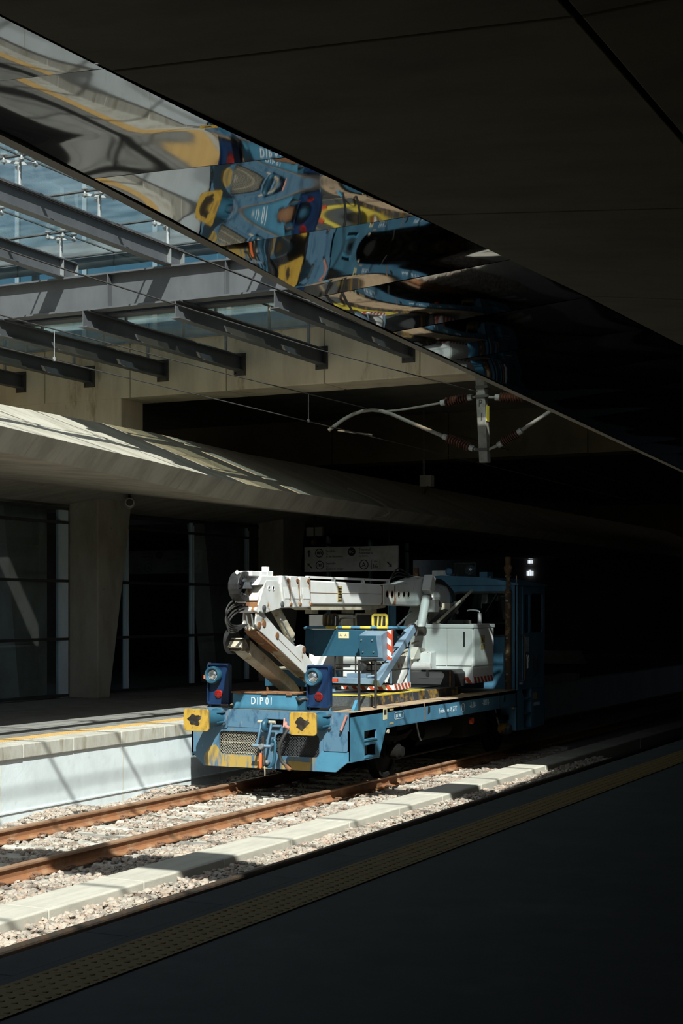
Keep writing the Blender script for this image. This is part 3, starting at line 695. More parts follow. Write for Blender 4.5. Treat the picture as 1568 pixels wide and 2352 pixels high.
# buffers -----------------------------------------------------------
for bx in (-.88, .90):
    hb = empty('buffer'); hb.parent = V; hb.location = (bx, 0, 1.035)
    P('buffer_head', MB().prism(rrect(-.215, .215, -.165, .165, .045, 4), 'y', -.62, -.585), 'buffer_yellow', hb, bevel=.006)
    P('grease_patch', MB().prism([(.10 * (1 + .22 * math.sin(3 * a + bx) + .12 * math.sin(7 * a)) * math.cos(a) - .02, .085 * (1 + .2 * math.sin(4 * a + bx)) * math.sin(a)) for a in [i * math.pi / 16 for i in range(32)]], 'y', -.6235, -.6195), 'grease', hb)
    P('buffer_stem', MB().lathe([(.075, -.59), (.085, -.42), (.085, -.36)], (0, 0, 0), (0, 1, 0), 18), 'grease', hb, smooth=True)
    P('buffer_sleeve', MB().lathe([(.112, -.42), (.118, -.41), (.118, -.05), (.15, -.01), (.15, .0)], (0, 0, 0), (0, 1, 0), 22), 'teal_paint', hb, smooth=True)
    for ax, az in ((-.115, .09), (-.115, -.09), (.115, .09), (.115, -.09)):
        P('gusset', MB().prism([(0, 0), (-.14, 0), (0, .03)], 'x', ax - .008, ax + .008) if False else MB().hexa([(ax * .8, -.18, az * .8), (ax * .8, -.01, az * .6), (ax * 1.35, -.01, az * .8), (ax * .9, -.18, az * .85)], [(ax * .8, -.18, az * .8 + .014), (ax * .8, -.01, az * .6 + .014), (ax * 1.35, -.01, az * .8 + .014), (ax * .9, -.18, az * .85 + .014)]), 'teal_paint', hb)
        P('bolt', MB().cyl((ax * 1.25, -.06, az * 1.05), (ax * 1.25, -.0, az * 1.05), .02, n=6), 'steel_grey', hb)
    P('flange', MB().prism(rrect(-.19, .19, -.15, .15, .02, 2), 'y', -.022, 0), 'blue_front_upper', hb)
# draw hook, screw coupling, brake hose --------------------------------
ck = empty('coupling'); ck.parent = V; ck.location = (.02, 0, 0)
P('draw_hook', MB().tube([(.05, .05, .985), (.05, -.08, .985), (.05, -.16, 1.0), (.05, -.22, 1.02), (.05, -.27, .98), (.05, -.26, .91), (.05, -.20, .89)], .042, 10, smooth=2), 'teal_paint', ck, smooth=True)
P('hook_guide', B(-.06, .20, -.05, .03, .93, .955), 'steel_blue_paint', ck)
for sx in (-.045, .125):
    P('link_bar', MB().tube([(sx, -.17, 1.0), (sx + .005, -.21, .90), (sx - .03, -.24, .70), (sx - .035, -.25, .645)], .019, 8, smooth=1), 'blue_front', ck, smooth=True)
P('link_pin', MB().cyl((-.10, -.17, 1.005), (.19, -.17, 1.005), .024, n=12), 'cream_dirty', ck, smooth=True)
P('trunnion', MB().cyl((-.14, -.25, .655), (.16, -.25, .655), .022, n=12), 'steel_blue_paint', ck, smooth=True)
P('trunnion_nut', MB().lathe([(.035, -.02), (.045, 0), (.045, .05), (.03, .06)], (.02, -.30, .65), (0, 1, 0), 8), 'galvanised', ck)
P('coupling_screw', MB().lathe([(.018, 0), (.018, .34), (.026, .36), (.03, .42), (.012, .43)], (.03, -.25, .80), (.02, .02, -1), 10), 'grease', ck, smooth=True)
P('lower_shackle', MB().tube([(-.03, -.22, .64), (-.06, -.20, .5), (-.05, -.18, .40), (.04, -.16, .34), (.14, -.15, .36), (.16, -.14, .50), (.17, -.12, .68), (.13, -.11, .76), (.10, -.1, .70)], .022, 8, smooth=2), 'teal_paint', ck, smooth=True)
P('screw_lever', MB().lathe([(.016, 0), (.024, .03), (.026, .20), (.014, .23)], (.0, -.27, .555), (-.02, 0, -1), 10), 'orange_lens', ck, smooth=True)
P('shackle_bolt', MB().lathe([(.012, 0), (.03, .01), (.03, .05), (.015, .06), (.02, .1)], (.10, -.20, .41), (-1, 0, .1), 10), 'galvanised', ck, smooth=True)
P('chain', MB().tube([(.05, -.24, .36), (.055, -.24, .28), (.055, -.24, .22)], .009, 6), 'cream_dirty', ck)
hs = empty('brake_hose'); hs.parent = V
P('air_cock', MB().tube([(.30, -.02, .99), (.33, -.08, .945), (.40, -.12, .93), (.44, -.14, .91)], .03, 10, smooth=1), 'pink_paint', hs, smooth=True)
P('cock_lever', MB().bar((.30, -.05, 1.06), (.31, -.09, .93), .022, .02), 'pink_paint', hs)
P('hose', MB().tube([(.41, -.15, .90), (.36, -.20, .80), (.30, -.22, .66), (.30, -.21, .52), (.34, -.19, .42), (.40, -.17, .37)], .026, 10, smooth=2), 'rubber', hs, smooth=True)
P('hose_coupling', MB().lathe([(.02, -.03), (.036, -.02), (.042, .03), (.03, .07), (.02, .08)], (.41, -.17, .365), (.7, -.1, -.6), 10), 'rust', hs, smooth=True)
P('grab_handle', MB().cyl((1.325, -.06, 1.135), (1.235, -.06, .915), .020, n=10), 'pink_paint', smooth=True)
P('handle_tip', MB().cyl((1.235, -.06, .915), (1.225, -.06, .89), .018, n=10), 'black_paint')
# number box ------------------------------------------------------------
nb = empty('number_box'); nb.parent = V
P('box_body', B(-.68, .42, .12, .48, 1.165, 1.405), 'blue_bright', nb, bevel=.006)
P('box_lid', B(-.70, .44, .10, .50, 1.405, 1.428), 'rust', nb, bevel=.004)
for hx in (-.55, -.12, .30): P('hinge', B(hx - .045, hx + .045, .085, .12, 1.395, 1.415), 'rust', nb)
for s_, xx in (('D', -.365), ('I', -.262), ('P', -.215), ('0', -.115), ('1', -.045)): text('lettering', s_, .158, (xx, .117, 1.24), FRONT, 'letter_white', nb, sx=.72)
P('side_box', B(.43, .54, .16, .42, 1.165, 1.38), 'teal_paint'); P('cable_bundle', MB().tube([(.40, .14, 1.36), (.46, .1, 1.32), (.52, .14, 1.35), (.56, .2, 1.33)], .022, 8, smooth=1), 'rubber', smooth=True)
# lamp housings ---------------------------------------------------------
for side_, lx in ((-1, -.985), (1, .735)):
    lh = empty('lamp_housing'); lh.parent = V; lh.location = (lx, .22, 0)
    P('lamp_panel', MB().prism(rrect(-.185, .185, 1.225, 1.835, .035, 4), 'y', 0, .03), 'navy_paint', lh)
    m = MB(); oo = rrect(-.192, .192, 1.215, 1.842, .04, 4); ii = rrect(-.17, .17, 1.235, 1.822, .03, 4)
    m.holed(oo, [list(reversed(ii))], 'y', -.035, .06); P('lamp_rim', m, 'blue_paint' if False else 'navy_paint', lh)
    for q in (-.165, .165): P('support_leg', MB().cyl((q, .03, 1.165), (q, .03, 1.30), .016, n=8), 'blue_paint', lh)
    cx_, cz_ = -.06, 1.665
    hl = P('headlight', MB().lathe([(.12, .0), (.135, -.05), (.13, -.11), (.118, -.125), (.10, -.12), (.085, -.085), (.08, -.06)], (cx_, 0, cz_), (0, 1, 0), 24), 'teal_paint', lh, smooth=True)
    P('headlight_lens', MB().lathe([(.076, -.06), (.073, -.085), (.05, -.10), (.02, -.107), (.0, -.108)], (cx_, 0, cz_), (0, 1, 0), 20), 'lamp_silver', hl, smooth=True)
    P('headlight_collar', MB().lathe([(.082, -.055), (.082, -.09), (.074, -.092), (.074, -.06)], (cx_, 0, cz_), (0, 1, 0), 20), 'chrome', hl, smooth=True)
    tl = P('tail_light', MB().lathe([(.066, .0), (.066, -.015), (.055, -.022), (.0, -.026)], (.0, 0, 1.375), (0, 1, 0), 20), 'red_lens', lh, smooth=True)
    for q in (-.03, 0, .03): P('lens_rib', B(q - .002, q + .002, -.027, -.02, 1.325, 1.425), 'black_paint', tl); P('lens_rib', B(-.05, .05, -.027, -.02, 1.373 + q, 1.377 + q), 'black_paint', tl)
    mk = -.235 if side_ < 0 else .255
    P('side_marker', B(mk - .04, mk + .04, .0, .05, 1.60, 1.655), 'orange_lens' if side_ < 0 else 'red_paint', lh, bevel=.004)
    P('rear_strut', MB().bar((-.16 * 1, .05, 1.19), (-.16, .30, 1.19), .03, .03), 'black_paint', lh)
    if side_ < 0: P('edge_post', B(-.225, -.20, .05, .10, 1.17, 1.85), 'steel_dark', lh)
# safety posts on the right edge
for yv, zt in ((.56, 1.90), (1.14, 1.90)):
    P('hand_post', MB().cyl((1.23, yv, 1.165), (1.23, yv, zt), .022, n=8), 'black_paint', smooth=True)
P('post_foot', MB().prism([(.40, 1.165), (.60, 1.165), (.58, 1.32), (.54, 1.32)], 'x', 1.17, 1.22), 'blue_bright')
P('hand_rail', MB().tube([(1.23, .56, 1.90), (1.23, 1.14, 1.90)], .02, 8), 'black_paint')
# blue hood on the left, plinth -----------------------------------------
hd = empty('engine_hood'); hd.parent = V
P('hood_panel', B(-1.28, -.42, 2.2, 3.3, 1.40, 1.675), 'teal_paint', hd, bevel=.008)
P('hood_lid', B(-1.30, -.40, 2.18, 3.32, 1.675, 1.70), 'cream_dirty', hd)
for xx in (-1.26, -.62, -.45): P('hood_leg', B(xx, xx + .03, 2.22, 2.26, 1.165, 1.40), 'rust', hd)
P('motor', MB().lathe([(.10, 0), (.13, .03), (.13, .3), (.09, .34)], (-.86, 2.25, 1.29), (0, 1, 0), 16), 'grease', hd, smooth=True)
pl = empty('crane_plinth'); pl.parent = V
P('plinth_front', B(.15, 1.0, 1.40, 1.43, 1.165, 1.325), 'checker_grey', pl)
P('plinth_side', B(.94, 1.0, 1.43, 5.1, 1.165, 1.31), 'yellow_worn', pl, bevel=.006)
P('plinth_top', B(.72, 1.0, 1.40, 3.6, 1.31, 1.335), 'yellow_paint', pl, bevel=.004); P('plinth_top', B(-.3, .72, 1.40, 1.62, 1.31, 1.335), 'yellow_paint', pl, bevel=.004); P('plinth_plate', B(-.9, .72, 1.62, 5.1, 1.31, 1.33), 'checker_grey', pl)
P('plinth_core', B(-.9, .94, 1.43, 5.1, 1.165, 1.31), 'steel_dark', pl)
P('slew_ring', MB().cyl((.1, 5.65, 1.165), (.1, 5.65, 1.33), .68, n=40), 'steel_dark', smooth=True)
# crane column ------------------------------------------------------------
cc = empty('crane_column'); cc.parent = V
P('column_base', MB().prism([(5.15, 1.33), (6.45, 1.33), (6.35, 1.75), (5.9, 1.95), (5.25, 1.9)], 'x', -.36, .42), 'white_paint', cc, bevel=.02)
P('column_post', MB().prism([(5.42, 1.85), (6.3, 1.85), (6.45, 2.55), (6.30, 3.05), (6.0, 3.12), (5.75, 2.75), (5.40, 2.35)], 'x', -.20, .20), 'white_paint', cc, bevel=.02)
P('column_shelf', MB().prism([(4.9, 1.78), (5.5, 1.78), (5.5, 1.95), (5.15, 2.0)], 'x', -.25, .22), 'white_rusty', cc, bevel=.01)
P('shelf_box', MB().hexa([(-.20, 4.85, 1.62), (.14, 4.85, 1.62), (.14, 5.2, 1.62), (-.20, 5.2, 1.62)], [(-.24, 4.8, 1.80), (.18, 4.8, 1.80), (.18, 5.2, 1.80), (-.24, 5.2, 1.80)]), 'cream_dirty', cc)
for zz in (1.88, 1.97): P('shelf_rod', MB().cyl((-.1, 4.85, zz), (.18, 5.25, zz + .12), .022, n=8), 'cream_dirty', cc)
P('wedge_plate', MB().prism([(-.24, 1.34), (.5, 1.34), (.5, 1.72), (.22, 1.74), (-.22, 1.55)], 'y', 5.0, 5.06), 'white_paint', cc, bevel=.006)
P('control_valves', B(-.02, .16, 6.02, 6.2, 2.42, 2.62), 'cream_dirty', cc)
# boom ----------------------------------------------------------------------
bo = empty('boom'); bo.parent = V
b0, b1 = -.17, .17
P('boom_root', MB().prism([(3.72, 2.745), (5.9, 2.72), (6.35, 2.60), (6.75, 2.72), (6.72, 3.05), (6.3, 3.22), (5.55, 3.26), (4.6, 3.11), (3.72, 3.09)], 'x', b0 - .015, b1 + .015), 'white_paint', bo, bevel=.02)
P('boom_box', MB().prism([(.92, 2.77), (.98, 2.75), (3.66, 2.745), (3.70, 2.79), (3.70, 3.05), (3.62, 3.095), (.98, 3.12), (.92, 3.08)], 'x', b0, b1), 'white_clean', bo, bevel=.02)
P('boom_seam', B(b1, b1 + .004, .95, 3.68, 2.925, 2.930), 'rust', bo)
P('rust_band', B(b0 - .003, b1 + .003, 3.68, 3.735, 2.755, 3.085), 'rust', bo)
P('boom_belly', MB().prism([(.9, 2.755), (3.9, 2.75), (3.9, 2.70), (3.3, 2.66), (1.1, 2.66), (.95, 2.70)], 'x', b0 + .03, b1 - .03), 'cream_dirty', bo)
for yv in (3.87, 4.08, 4.36, 4.58, 4.78): 
    P('lightening_ring', MB().lathe([(.06, 0), (.06, .006), (.048, .006), (.048, 0)], (b1 + .015, yv, 2.93), (1, 0, 0), 20), 'rust' if yv < 4.2 else 'cream_dirty', bo)
P('rust_band', B(b1 + .012, b1 + .019, 4.17, 4.21, 2.76, 3.08), 'rust', bo)
for k_, (ya, yb) in enumerate(((.05, .30), (.33, .60), (.64, .96))):                # telescope collars
    cl_ = P('collar', MB().prism([(ya, 3.17), (yb - .02, 3.17), (yb, 3.06), (yb - .02, 3.02), (yb + .08, 2.78), (yb + .06, 2.70), (ya + .10, 2.69), (ya + .06, 2.75), (ya - .02, 3.06)], 'x', b0 - .03, b1 + .03), 'white_paint', bo, bevel=.014)
    P('collar_window', MB().prism([(ya + .05, 3.0), (yb - .06, 3.0), (yb + .01, 2.83), (ya + .10, 2.83)], 'x', b1 + .028, b1 + .034), 'white_clean', cl_)
    P('collar_slot', B(b0 - .02, b1 + .034, yb + .005, yb + .018, 2.80, 3.12), 'rust', cl_)
    for zz, yy_ in ((3.11, yb - .07), (2.745, yb + .03)): P('bolt', MB().cyl((b1 + .03, yy_, zz), (b1 + .05, yy_, zz), .028, n=10), 'rust', cl_)
P('hose_rail', MB().box(.10, .16, 1.0, 4.05, 3.15, 3.185).box(.10, .16, 4.02, 4.05, 3.08, 3.17).box(.10, .16, 1.0, 1.03, 3.1, 3.17).box(.10, .16, 1.9, 1.93, 3.1, 3.17).box(.10, .16, 3.0, 3.03, 3.1, 3.17), 'white_clean', bo)
P('warning_label', B(b1, b1 + .005, 1.98, 2.14, 2.79, 3.04), 'sticker_tan', bo)
for q in range(5): P('label_mark', B(b1 + .004, b1 + .007, 2.0, 2.12, 2.81 + q * .045, 2.83 + q * .045), 'letter_black', bo)
for yv in (1.3, 2.6, 3.5): P('belly_lug', B(-.06, .06, yv, yv + .22, 2.60, 2.67), 'cream_dirty', bo)
# boom head with hanging plates
P('boom_head', MB().prism([(-.62, 3.02), (.1, 3.04), (.1, 3.16), (-.5, 3.16)], 'x', -.13, .17), 'white_clean', bo, bevel=.01)
for k_, (a, z0) in enumerate((((-.74, -.50), 3.15), ((-.46, -.30), 3.15), ((-.28, -.10), 3.16))): P('head_block', B(-.08, .14, a[0], a[1], z0, z0 + .075), 'white_clean', bo, bevel=.01)
P('head_lug', B(.0, .08, -.20, -.12, 3.22, 3.30), 'white_clean', bo); P('pin_rod', MB().lathe([(.03, 0), (.02, .03), (.018, .30), (.03, .32)], (.03, -.98, 3.20), (0, 1, 0), 10), 'white_clean', bo, smooth=True)
hp = [(-.42, 3.06), (-.36, 3.10), (-.02, 3.09), (.02, 3.04), (.17, 2.755), (.14, 2.70), (-.44, 2.61), (-.56, 2.64), (-.60, 2.74)]
for sx in (-.10, .145): P('head_plate', MB().prism(hp, 'x', sx, sx + .03), 'white_paint', bo, bevel=.006)
P('head_front', MB().hexa([(-.10, -.60, 2.80), (.145, -.60, 2.80), (.145, -.42, 3.06), (-.10, -.42, 3.06)], [(-.10, -.57, 2.80), (.145, -.57, 2.80), (.145, -.38, 3.06), (-.10, -.38, 3.06)]), 'white_rusty', bo)
P('head_web', MB().hexa([(-.10, -.60, 2.70), (.145, -.60, 2.70), (.145, -.57, 2.81), (-.10, -.57, 2.81)], [(-.10, -.40, 2.72), (.145, -.40, 2.72), (.145, -.40, 2.80), (-.10, -.40, 2.80)]), 'rust', bo)
for q, zz in ((-.46, 2.69), (.10, 2.745)): P('pivot_pin', MB().lathe([(.045, 0), (.045, .02), (.03, .025), (.02, .03)], (.175, q, zz), (1, 0, 0), 14), 'steel_grey', bo, smooth=True)
P('cross_pin', MB().cyl((-.15, -.58, 2.665), (.15, -.58, 2.665), .045, n=14), 'white_paint', bo, smooth=True)
for q in (-.30, -.17): P('lightening_ring', MB().lathe([(.035, 0), (.035, .006), (.026, .006), (.026, 0)], (.175, q, 2.98), (1, 0, 0), 16), 'white_clean', bo)
# energy chain
ch = empty('hose_chain'); ch.parent = V
for k_ in range(11):
    a = R(-100 + k_ * 20); cy_, cz_ = -.80, 3.0
    p = (.0, cy_ - .20 * math.cos(a), cz_ + .17 * math.sin(a)); t_ = (0, .20 * math.sin(a), .17 * math.cos(a))
    d_ = Vector(t_).normalized() * .045
    P('chain_link', MB().bar(Vector(p) - d_, Vector(p) + d_, .17, .09, up=(0, math.cos(a), -math.sin(a))), 'black_paint', ch, bevel=.008)
for k_ in range(5):
    r_ = random.Random(k_); y0 = -.55
    P('hose', MB().tube([(-.05, y0, 2.85 - .04 * k_), (-.08, y0 - .35 - .08 * r_.random(), 2.80 - .05 * k_), (-.08, y0 - .52 - .1 * r_.random(), 2.62 - .05 * k_), (-.06, y0 - .45, 2.42 - .03 * k_), (-.02, y0 - .05, 2.45)], .012, 6, smooth=2), 'rubber', ch, smooth=True)
P('chain_bracket', B(-.09, .05, -.80, -.52, 2.97, 3.07), 'steel_grey', ch); P('junction', B(-.1, .0, -.82, -.66, 2.76, 2.90), 'white_clean', ch, bevel=.01)
# knuckle arm folded back below the boom ------------------------------------
ka = empty('knuckle_arm'); ka.parent = V
arm = [(-.58, 2.66), (-.40, 2.64), (-.30, 2.56), (.02, 2.38), (.62, 2.10), (.80, 2.13), (.92, 2.10), (.95, 1.98), (1.15, 1.86), (1.30, 1.72), (1.22, 1.58), (1.05, 1.62), (.55, 1.86), (-.50, 2.36), (-.62, 2.45)]
for sx in (-.10, .105): P('arm_cheek', MB().prism(arm, 'x', sx, sx + .03), 'white_rusty' if sx < 0 else 'white_paint', ka, bevel=.006)
P('arm_core', MB().prism([(-.35, 2.52), (.05, 2.33), (.62, 2.06), (1.15, 1.82), (1.26, 1.68), (1.10, 1.62), (.55, 1.88), (-.45, 2.38)], 'x', -.072, .106), 'cream_dirty', ka)
P('arm_rust', MB().prism([(-.58, 2.36), (-.40, 2.33), (.1, 2.08), (.1, 2.04), (-.5, 2.30)], 'x', -.08, .12), 'rust', ka)
P('arm_end', MB().prism([(1.05, 1.80), (1.22, 1.82), (1.55, 1.58), (1.68, 1.50), (1.66, 1.40), (1.58, 1.36), (1.50, 1.42), (1.15, 1.58)], 'x', -.06, .13), 'white_rusty', ka, bevel=.01)
P('arm_tip', MB().prism([(1.56, 1.60), (1.74, 1.50), (1.72, 1.24), (1.64, 1.25), (1.62, 1.42), (1.52, 1.50)], 'x', -.03, .09), 'cream_dirty', ka, bevel=.01)
P('lower_boom', MB().prism([(-.52, 2.25), (-.30, 2.22), (1.1, 1.55), (1.3, 1.40), (1.15, 1.34), (.2, 1.78), (-.60, 2.12)], 'x', -.36, -.14), 'cream_dirty', ka, bevel=.01)
P('boom_pad', B(-.38, -.12, -.55, -.35, 2.06, 2.24), 'grease', ka)
P('sheave', MB().cyl((-.42, -.42, 2.20), (-.34, -.42, 2.20), .19, n=24), 'black_paint', ka, smooth=True)
for q in ((-.53, 2.44), (-.38, 2.46), (.02, 2.28), (.88, 2.05)): P('pin_boss', MB().lathe([(.05, 0), (.05, .012), (.03, .016)], (.135, q[0], q[1]), (1, 0, 0), 14), 'rust', ka, smooth=True)
P('arm_seam', MB().bar((.137, .05, 2.235), (.137, .80, 1.86), .004, .005), 'rust', ka)
P('fold_cylinder', MB().lathe([(.03, -.22), (.03, 0), (.07, .0), (.075, .03), (.075, .62), (.082, .63), (.082, .72), (.05, .74), (.04, .83)], (.02, .10, 2.745), Vector((0, .72, -.63)), 18), 'cream_dirty', ka, smooth=True)
P('cylinder_pipe', MB().cyl((.10, .20, 2.52), (.10, .62, 2.14), .012, n=8), 'galvanised', ka)
for q in (-.04, .05): P('hydraulic_rod', MB().cyl((q, -.60, 2.60), (q + .01, -.55, 2.40), .012, n=8), 'galvanised', ka)
# lift cylinder ---------------------------------------------------------------
lc = empty('lift_cylinder'); lc.parent = V
P('cylinder_barrel', MB().lathe([(.055, 0), (.07, .03), (.078, .12), (.078, .62), (.07, .64)], (.30, 5.05, 2.32), Vector((0, .38, .80)), 18), 'white_clean', lc, smooth=True)
P('cylinder_head', MB().bar((.30, 5.36, 2.98), (.30, 5.50, 3.26), .17, .17), 'white_paint', lc, bevel=.012)
P('valve_block', B(.28, .42, 5.42, 5.62, 2.62, 2.84), 'white_clean', lc, bevel=.01)
P('lower_eye', MB().cyl((.20, 5.02, 2.28), (.40, 5.02, 2.28), .085, n=18), 'grease', lc, smooth=True)
for k_ in range(5):
    P('hose', MB().tube([(.34, 5.58, 2.78 - .02 * k_), (.32, 5.85 + .03 * k_, 2.86 - .03 * k_), (.30, 6.15 + .04 * k_, 2.72), (.26, 6.25 + .05 * k_, 2.35)], .014, 6, smooth=2), 'rubber', lc, smooth=True)
for k_ in range(4): P('hose', MB().tube([(.18, 5.75, 3.18), (.22, 6.2, 3.24 - .03 * k_), (.22, 6.65 + .05 * k_, 3.05), (.22, 6.85 + .05 * k_, 2.7), (.2, 6.8, 2.3)], .016, 6, smooth=2), 'rubber', lc, smooth=True)
for k_ in range(3): P('hose', MB().tube([(-.05 - .05 * k_, 4.4, 3.10), (-.1, 4.9, 3.42 - .07 * k_), (-.1, 5.3, 3.35 - .05 * k_), (-.05, 5.6, 3.24)], .013, 6, smooth=2), 'rubber', lc, smooth=True)
# white cabinets ------------------------------------------------------------
wc = empty('control_cabinet'); wc.parent = V
P('cabinet_body', MB().prism([(.17, 5.5), (1.12, 5.5), (1.12, 6.55), (.17, 6.55)], 'z', 1.345, 2.34), 'white_clean', wc, bevel=.012)
P('cabinet_top', B(.15, 1.14, 5.48, 6.57, 2.335, 2.40), 'white_clean', wc, bevel=.01)
P('cabinet_door', B(.19, .615, 5.485, 5.5, 1.66, 2.32), 'white_clean', wc, bevel=.006)
P('cabinet_door', B(.63, 1.10, 5.485, 5.5, 1.66, 2.32), 'white_clean', wc, bevel=.006)
P('side_door', B(1.12, 1.134, 5.53, 6.52, 1.655, 2.32), 'white_clean', wc, bevel=.006)
P('handle_slot', MB().prism(rrect(.945, .975, 2.0, 2.27, .014, 3), 'y', 5.478, 5.487), 'black_paint', wc)
for a in ((2.06, 2.20), (1.95, 2.04)): P('warning_label', B(1.133, 1.138, 5.86, 6.06, *a), 'sticker_tan', wc)
text('label_mark', 'A', .10, (1.139, 5.905, 2.085), SIDE, 'letter_black', wc)
def stripes(x0, x1, y0, y1, z0, z1, face, n, par, ph=0):
    """red diagonal stripes on a white board; face 'y' (front) or 'x' (side)"""
    if face == 'y': P('stripe_board', B(x0, x1, y0, y1, z0, z1), 'white_clean', par)
    else: P('stripe_board', B(x0, x1, y0, y1, z0, z1), 'white_clean', par)
    a0, a1 = (x0, x1) if face == 'y' else (y0, y1); wd = (a1 - a0) / n; h = z1 - z0
    for i in range(n):
        u = a0 + wd * i + ph; q = [(u, z1), (u + wd * .5, z1), (min(u + wd * .5 + h * .8, a1), z0), (min(u + h * .8, a1), z0)]
        if q[1][0] > a1: continue
        if face == 'y': P('red_stripe', MB().prism(q, 'y', y0 - .004, y0 - .0005), 'red_paint', par)
        else: P('red_stripe', MB().prism(q, 'x', x1 + .0005, x1 + .004), 'red_paint', par)
stripes(.62, 1.12, 5.478, 5.486, 1.35, 1.46, 'y', 3, wc)
stripes(1.12, 1.128, 5.52, 6.53, 1.35, 1.46, 'x', 6, wc)
tbx = empty('tool_housing'); tbx.parent = V
P('housing_body', MB().prism([(.12, 1.335), (.90, 1.335), (.90, 1.50), (.82, 1.585), (.14, 1.56)], 'y', 4.98, 5.45), 'white_clean', tbx, bevel=.012)
P('housing_cover', MB().prism([(.70, 1.30), (.995, 1.30), (.995, 1.54), (.93, 1.605), (.35, 1.60), (.35, 1.575), (.74, 1.575), (.80, 1.52)], 'y', 4.95, 5.47), 'black_paint', tbx, bevel=.012)
P('strap', B(.90, .93, 4.93, 4.95, 1.20, 1.585), 'rust', tbx); P('latch', B(.45, .50, 4.95, 4.98, 1.49, 1.60), 'galvanised', tbx)
for a in (.28, .58): P('rib', MB().prism(rrect(a, a + .22, 1.45, 1.475, .012, 2), 'y', 4.968, 4.98), 'white_clean', tbx)
# things on the cabinet roof
P('filler_neck', MB().cyl((.98, 6.2, 2.40), (.98, 6.2, 2.60), .035, n=12), 'galvanised', smooth=True)
P('filler_tap', MB().tube([(.98, 6.2, 2.58), (.98, 6.2, 2.64), (.80, 6.2, 2.66), (.74, 6.2, 2.64)], .015, 8, smooth=1), 'galvanised', smooth=True)
P('roof_vent', B(.45, .78, 5.9, 6.3, 2.40, 2.47), 'steel_dark'); P('roof_handle', B(.30, .42, 5.6, 5.66, 2.40, 2.425), 'cream_dirty')
P('jack_lever', MB().cyl((.40, 5.55, 2.42), (.70, 6.55, 3.02), .026, n=8), 'cream_dirty', smooth=True)
P('lever_frame', MB().hexa([(.22, 5.6, 2.42), (.46, 5.7, 2.42), (.46, 5.9, 2.42), (.22, 5.8, 2.42)], [(.42, 6.2, 2.80), (.62, 6.3, 2.84), (.62, 6.4, 2.84), (.42, 6.3, 2.80)]), 'steel_dark')
P('lever_head', B(.25, .48, 6.0, 6.3, 2.66, 2.78), 'cream_dirty')
# pale box and mesh panel behind the basket
gb = empty('generator_box'); gb.parent = V
P('box_body', B(-1.18, -.62, 3.6, 4.3, 1.165, 2.575), 'white_clean', gb, bevel=.012); P('box_side', B(-.62, -.34, 3.62, 4.3, 1.165, 2.575), 'cream_dirty', gb)
P('mesh_panel', B(-.27, .02, 3.62, 3.66, 2.1, 2.58), 'steel_dark', gb); P('panel_frame', MB().holed([(-.29, 2.08), (.04, 2.08), (.04, 2.60), (-.29, 2.60)], [[(-.26, 2.11), (-.26, 2.57), (.01, 2.57), (.01, 2.11)]], 'y', 3.6, 3.63), 'cream_dirty', gb)
P('brace_rod', MB().cyl((.02, 4.0, 2.1), (.10, 5.1, 2.62), .018, n=8), 'steel_grey')
# work basket -------------------------------------------------------------------
wb = empty('work_basket'); wb.parent = V
P('front_panel', B(-.42, .53, 2.30, 2.33, 1.905, 2.335), 'teal_paint', wb, bevel=.008)
P('side_panel', MB().hexa([(-.62, 2.36, 1.97), (-.43, 2.31, 1.92), (-.43, 2.34, 1.92), (-.62, 2.39, 1.97)], [(-.60, 2.36, 2.36), (-.43, 2.31, 2.335), (-.43, 2.34, 2.335), (-.60, 2.39, 2.36)]), 'teal_paint', wb)
P('top_rail', MB().tube([(-.62, 2.36, 2.36), (-.55, 2.32, 2.375), (.95, 2.32, 2.375), (.98, 2.36, 2.37), (.98, 3.0, 2.37), (-.4, 3.0, 2.37)], .022, 8, smooth=1), 'blue_paint', wb, smooth=True)
for a, b in ((-.2, .0), (.1, .25), (.42, .6), (.72, .9)): P('rail_tape', MB().cyl((a, 2.32, 2.375), (b, 2.32, 2.375), .0235, n=8), 'yellow_paint', wb)
P('warning_label', B(.03, .22, 2.293, 2.30, 2.20, 2.305), 'sticker_cream', wb)
for q in (.075, .165): text('label_mark', '\u25b3' if False else 'A', .05, (q - .018, 2.291, 2.235), FRONT, 'letter_grey', wb)
cb = P('control_box', MB().prism([(2.06, 2.26), (2.30, 2.33), (2.30, 1.86), (2.18, 1.84), (2.12, 1.90)], 'x', .515, .90), 'steel_blue_paint', wb, bevel=.008)
P('box_front', MB().hexa([(.515, 2.105, 1.925), (.825, 2.105, 1.925), (.825, 2.12, 1.925), (.515, 2.12, 1.925)], [(.50, 2.045, 2.25), (.81, 2.045, 2.25), (.81, 2.06, 2.25), (.50, 2.06, 2.25)]), 'teal_paint', cb)
for q in ((.57, 1.99, 2.09), (.76, 1.99, 2.09), (.56, 2.18, 2.055), (.75, 2.18, 2.055)): P('screw', MB().cyl((q[0], q[2] - .012, q[1]), (q[0], q[2], q[1]), .012, n=8), 'galvanised', cb)
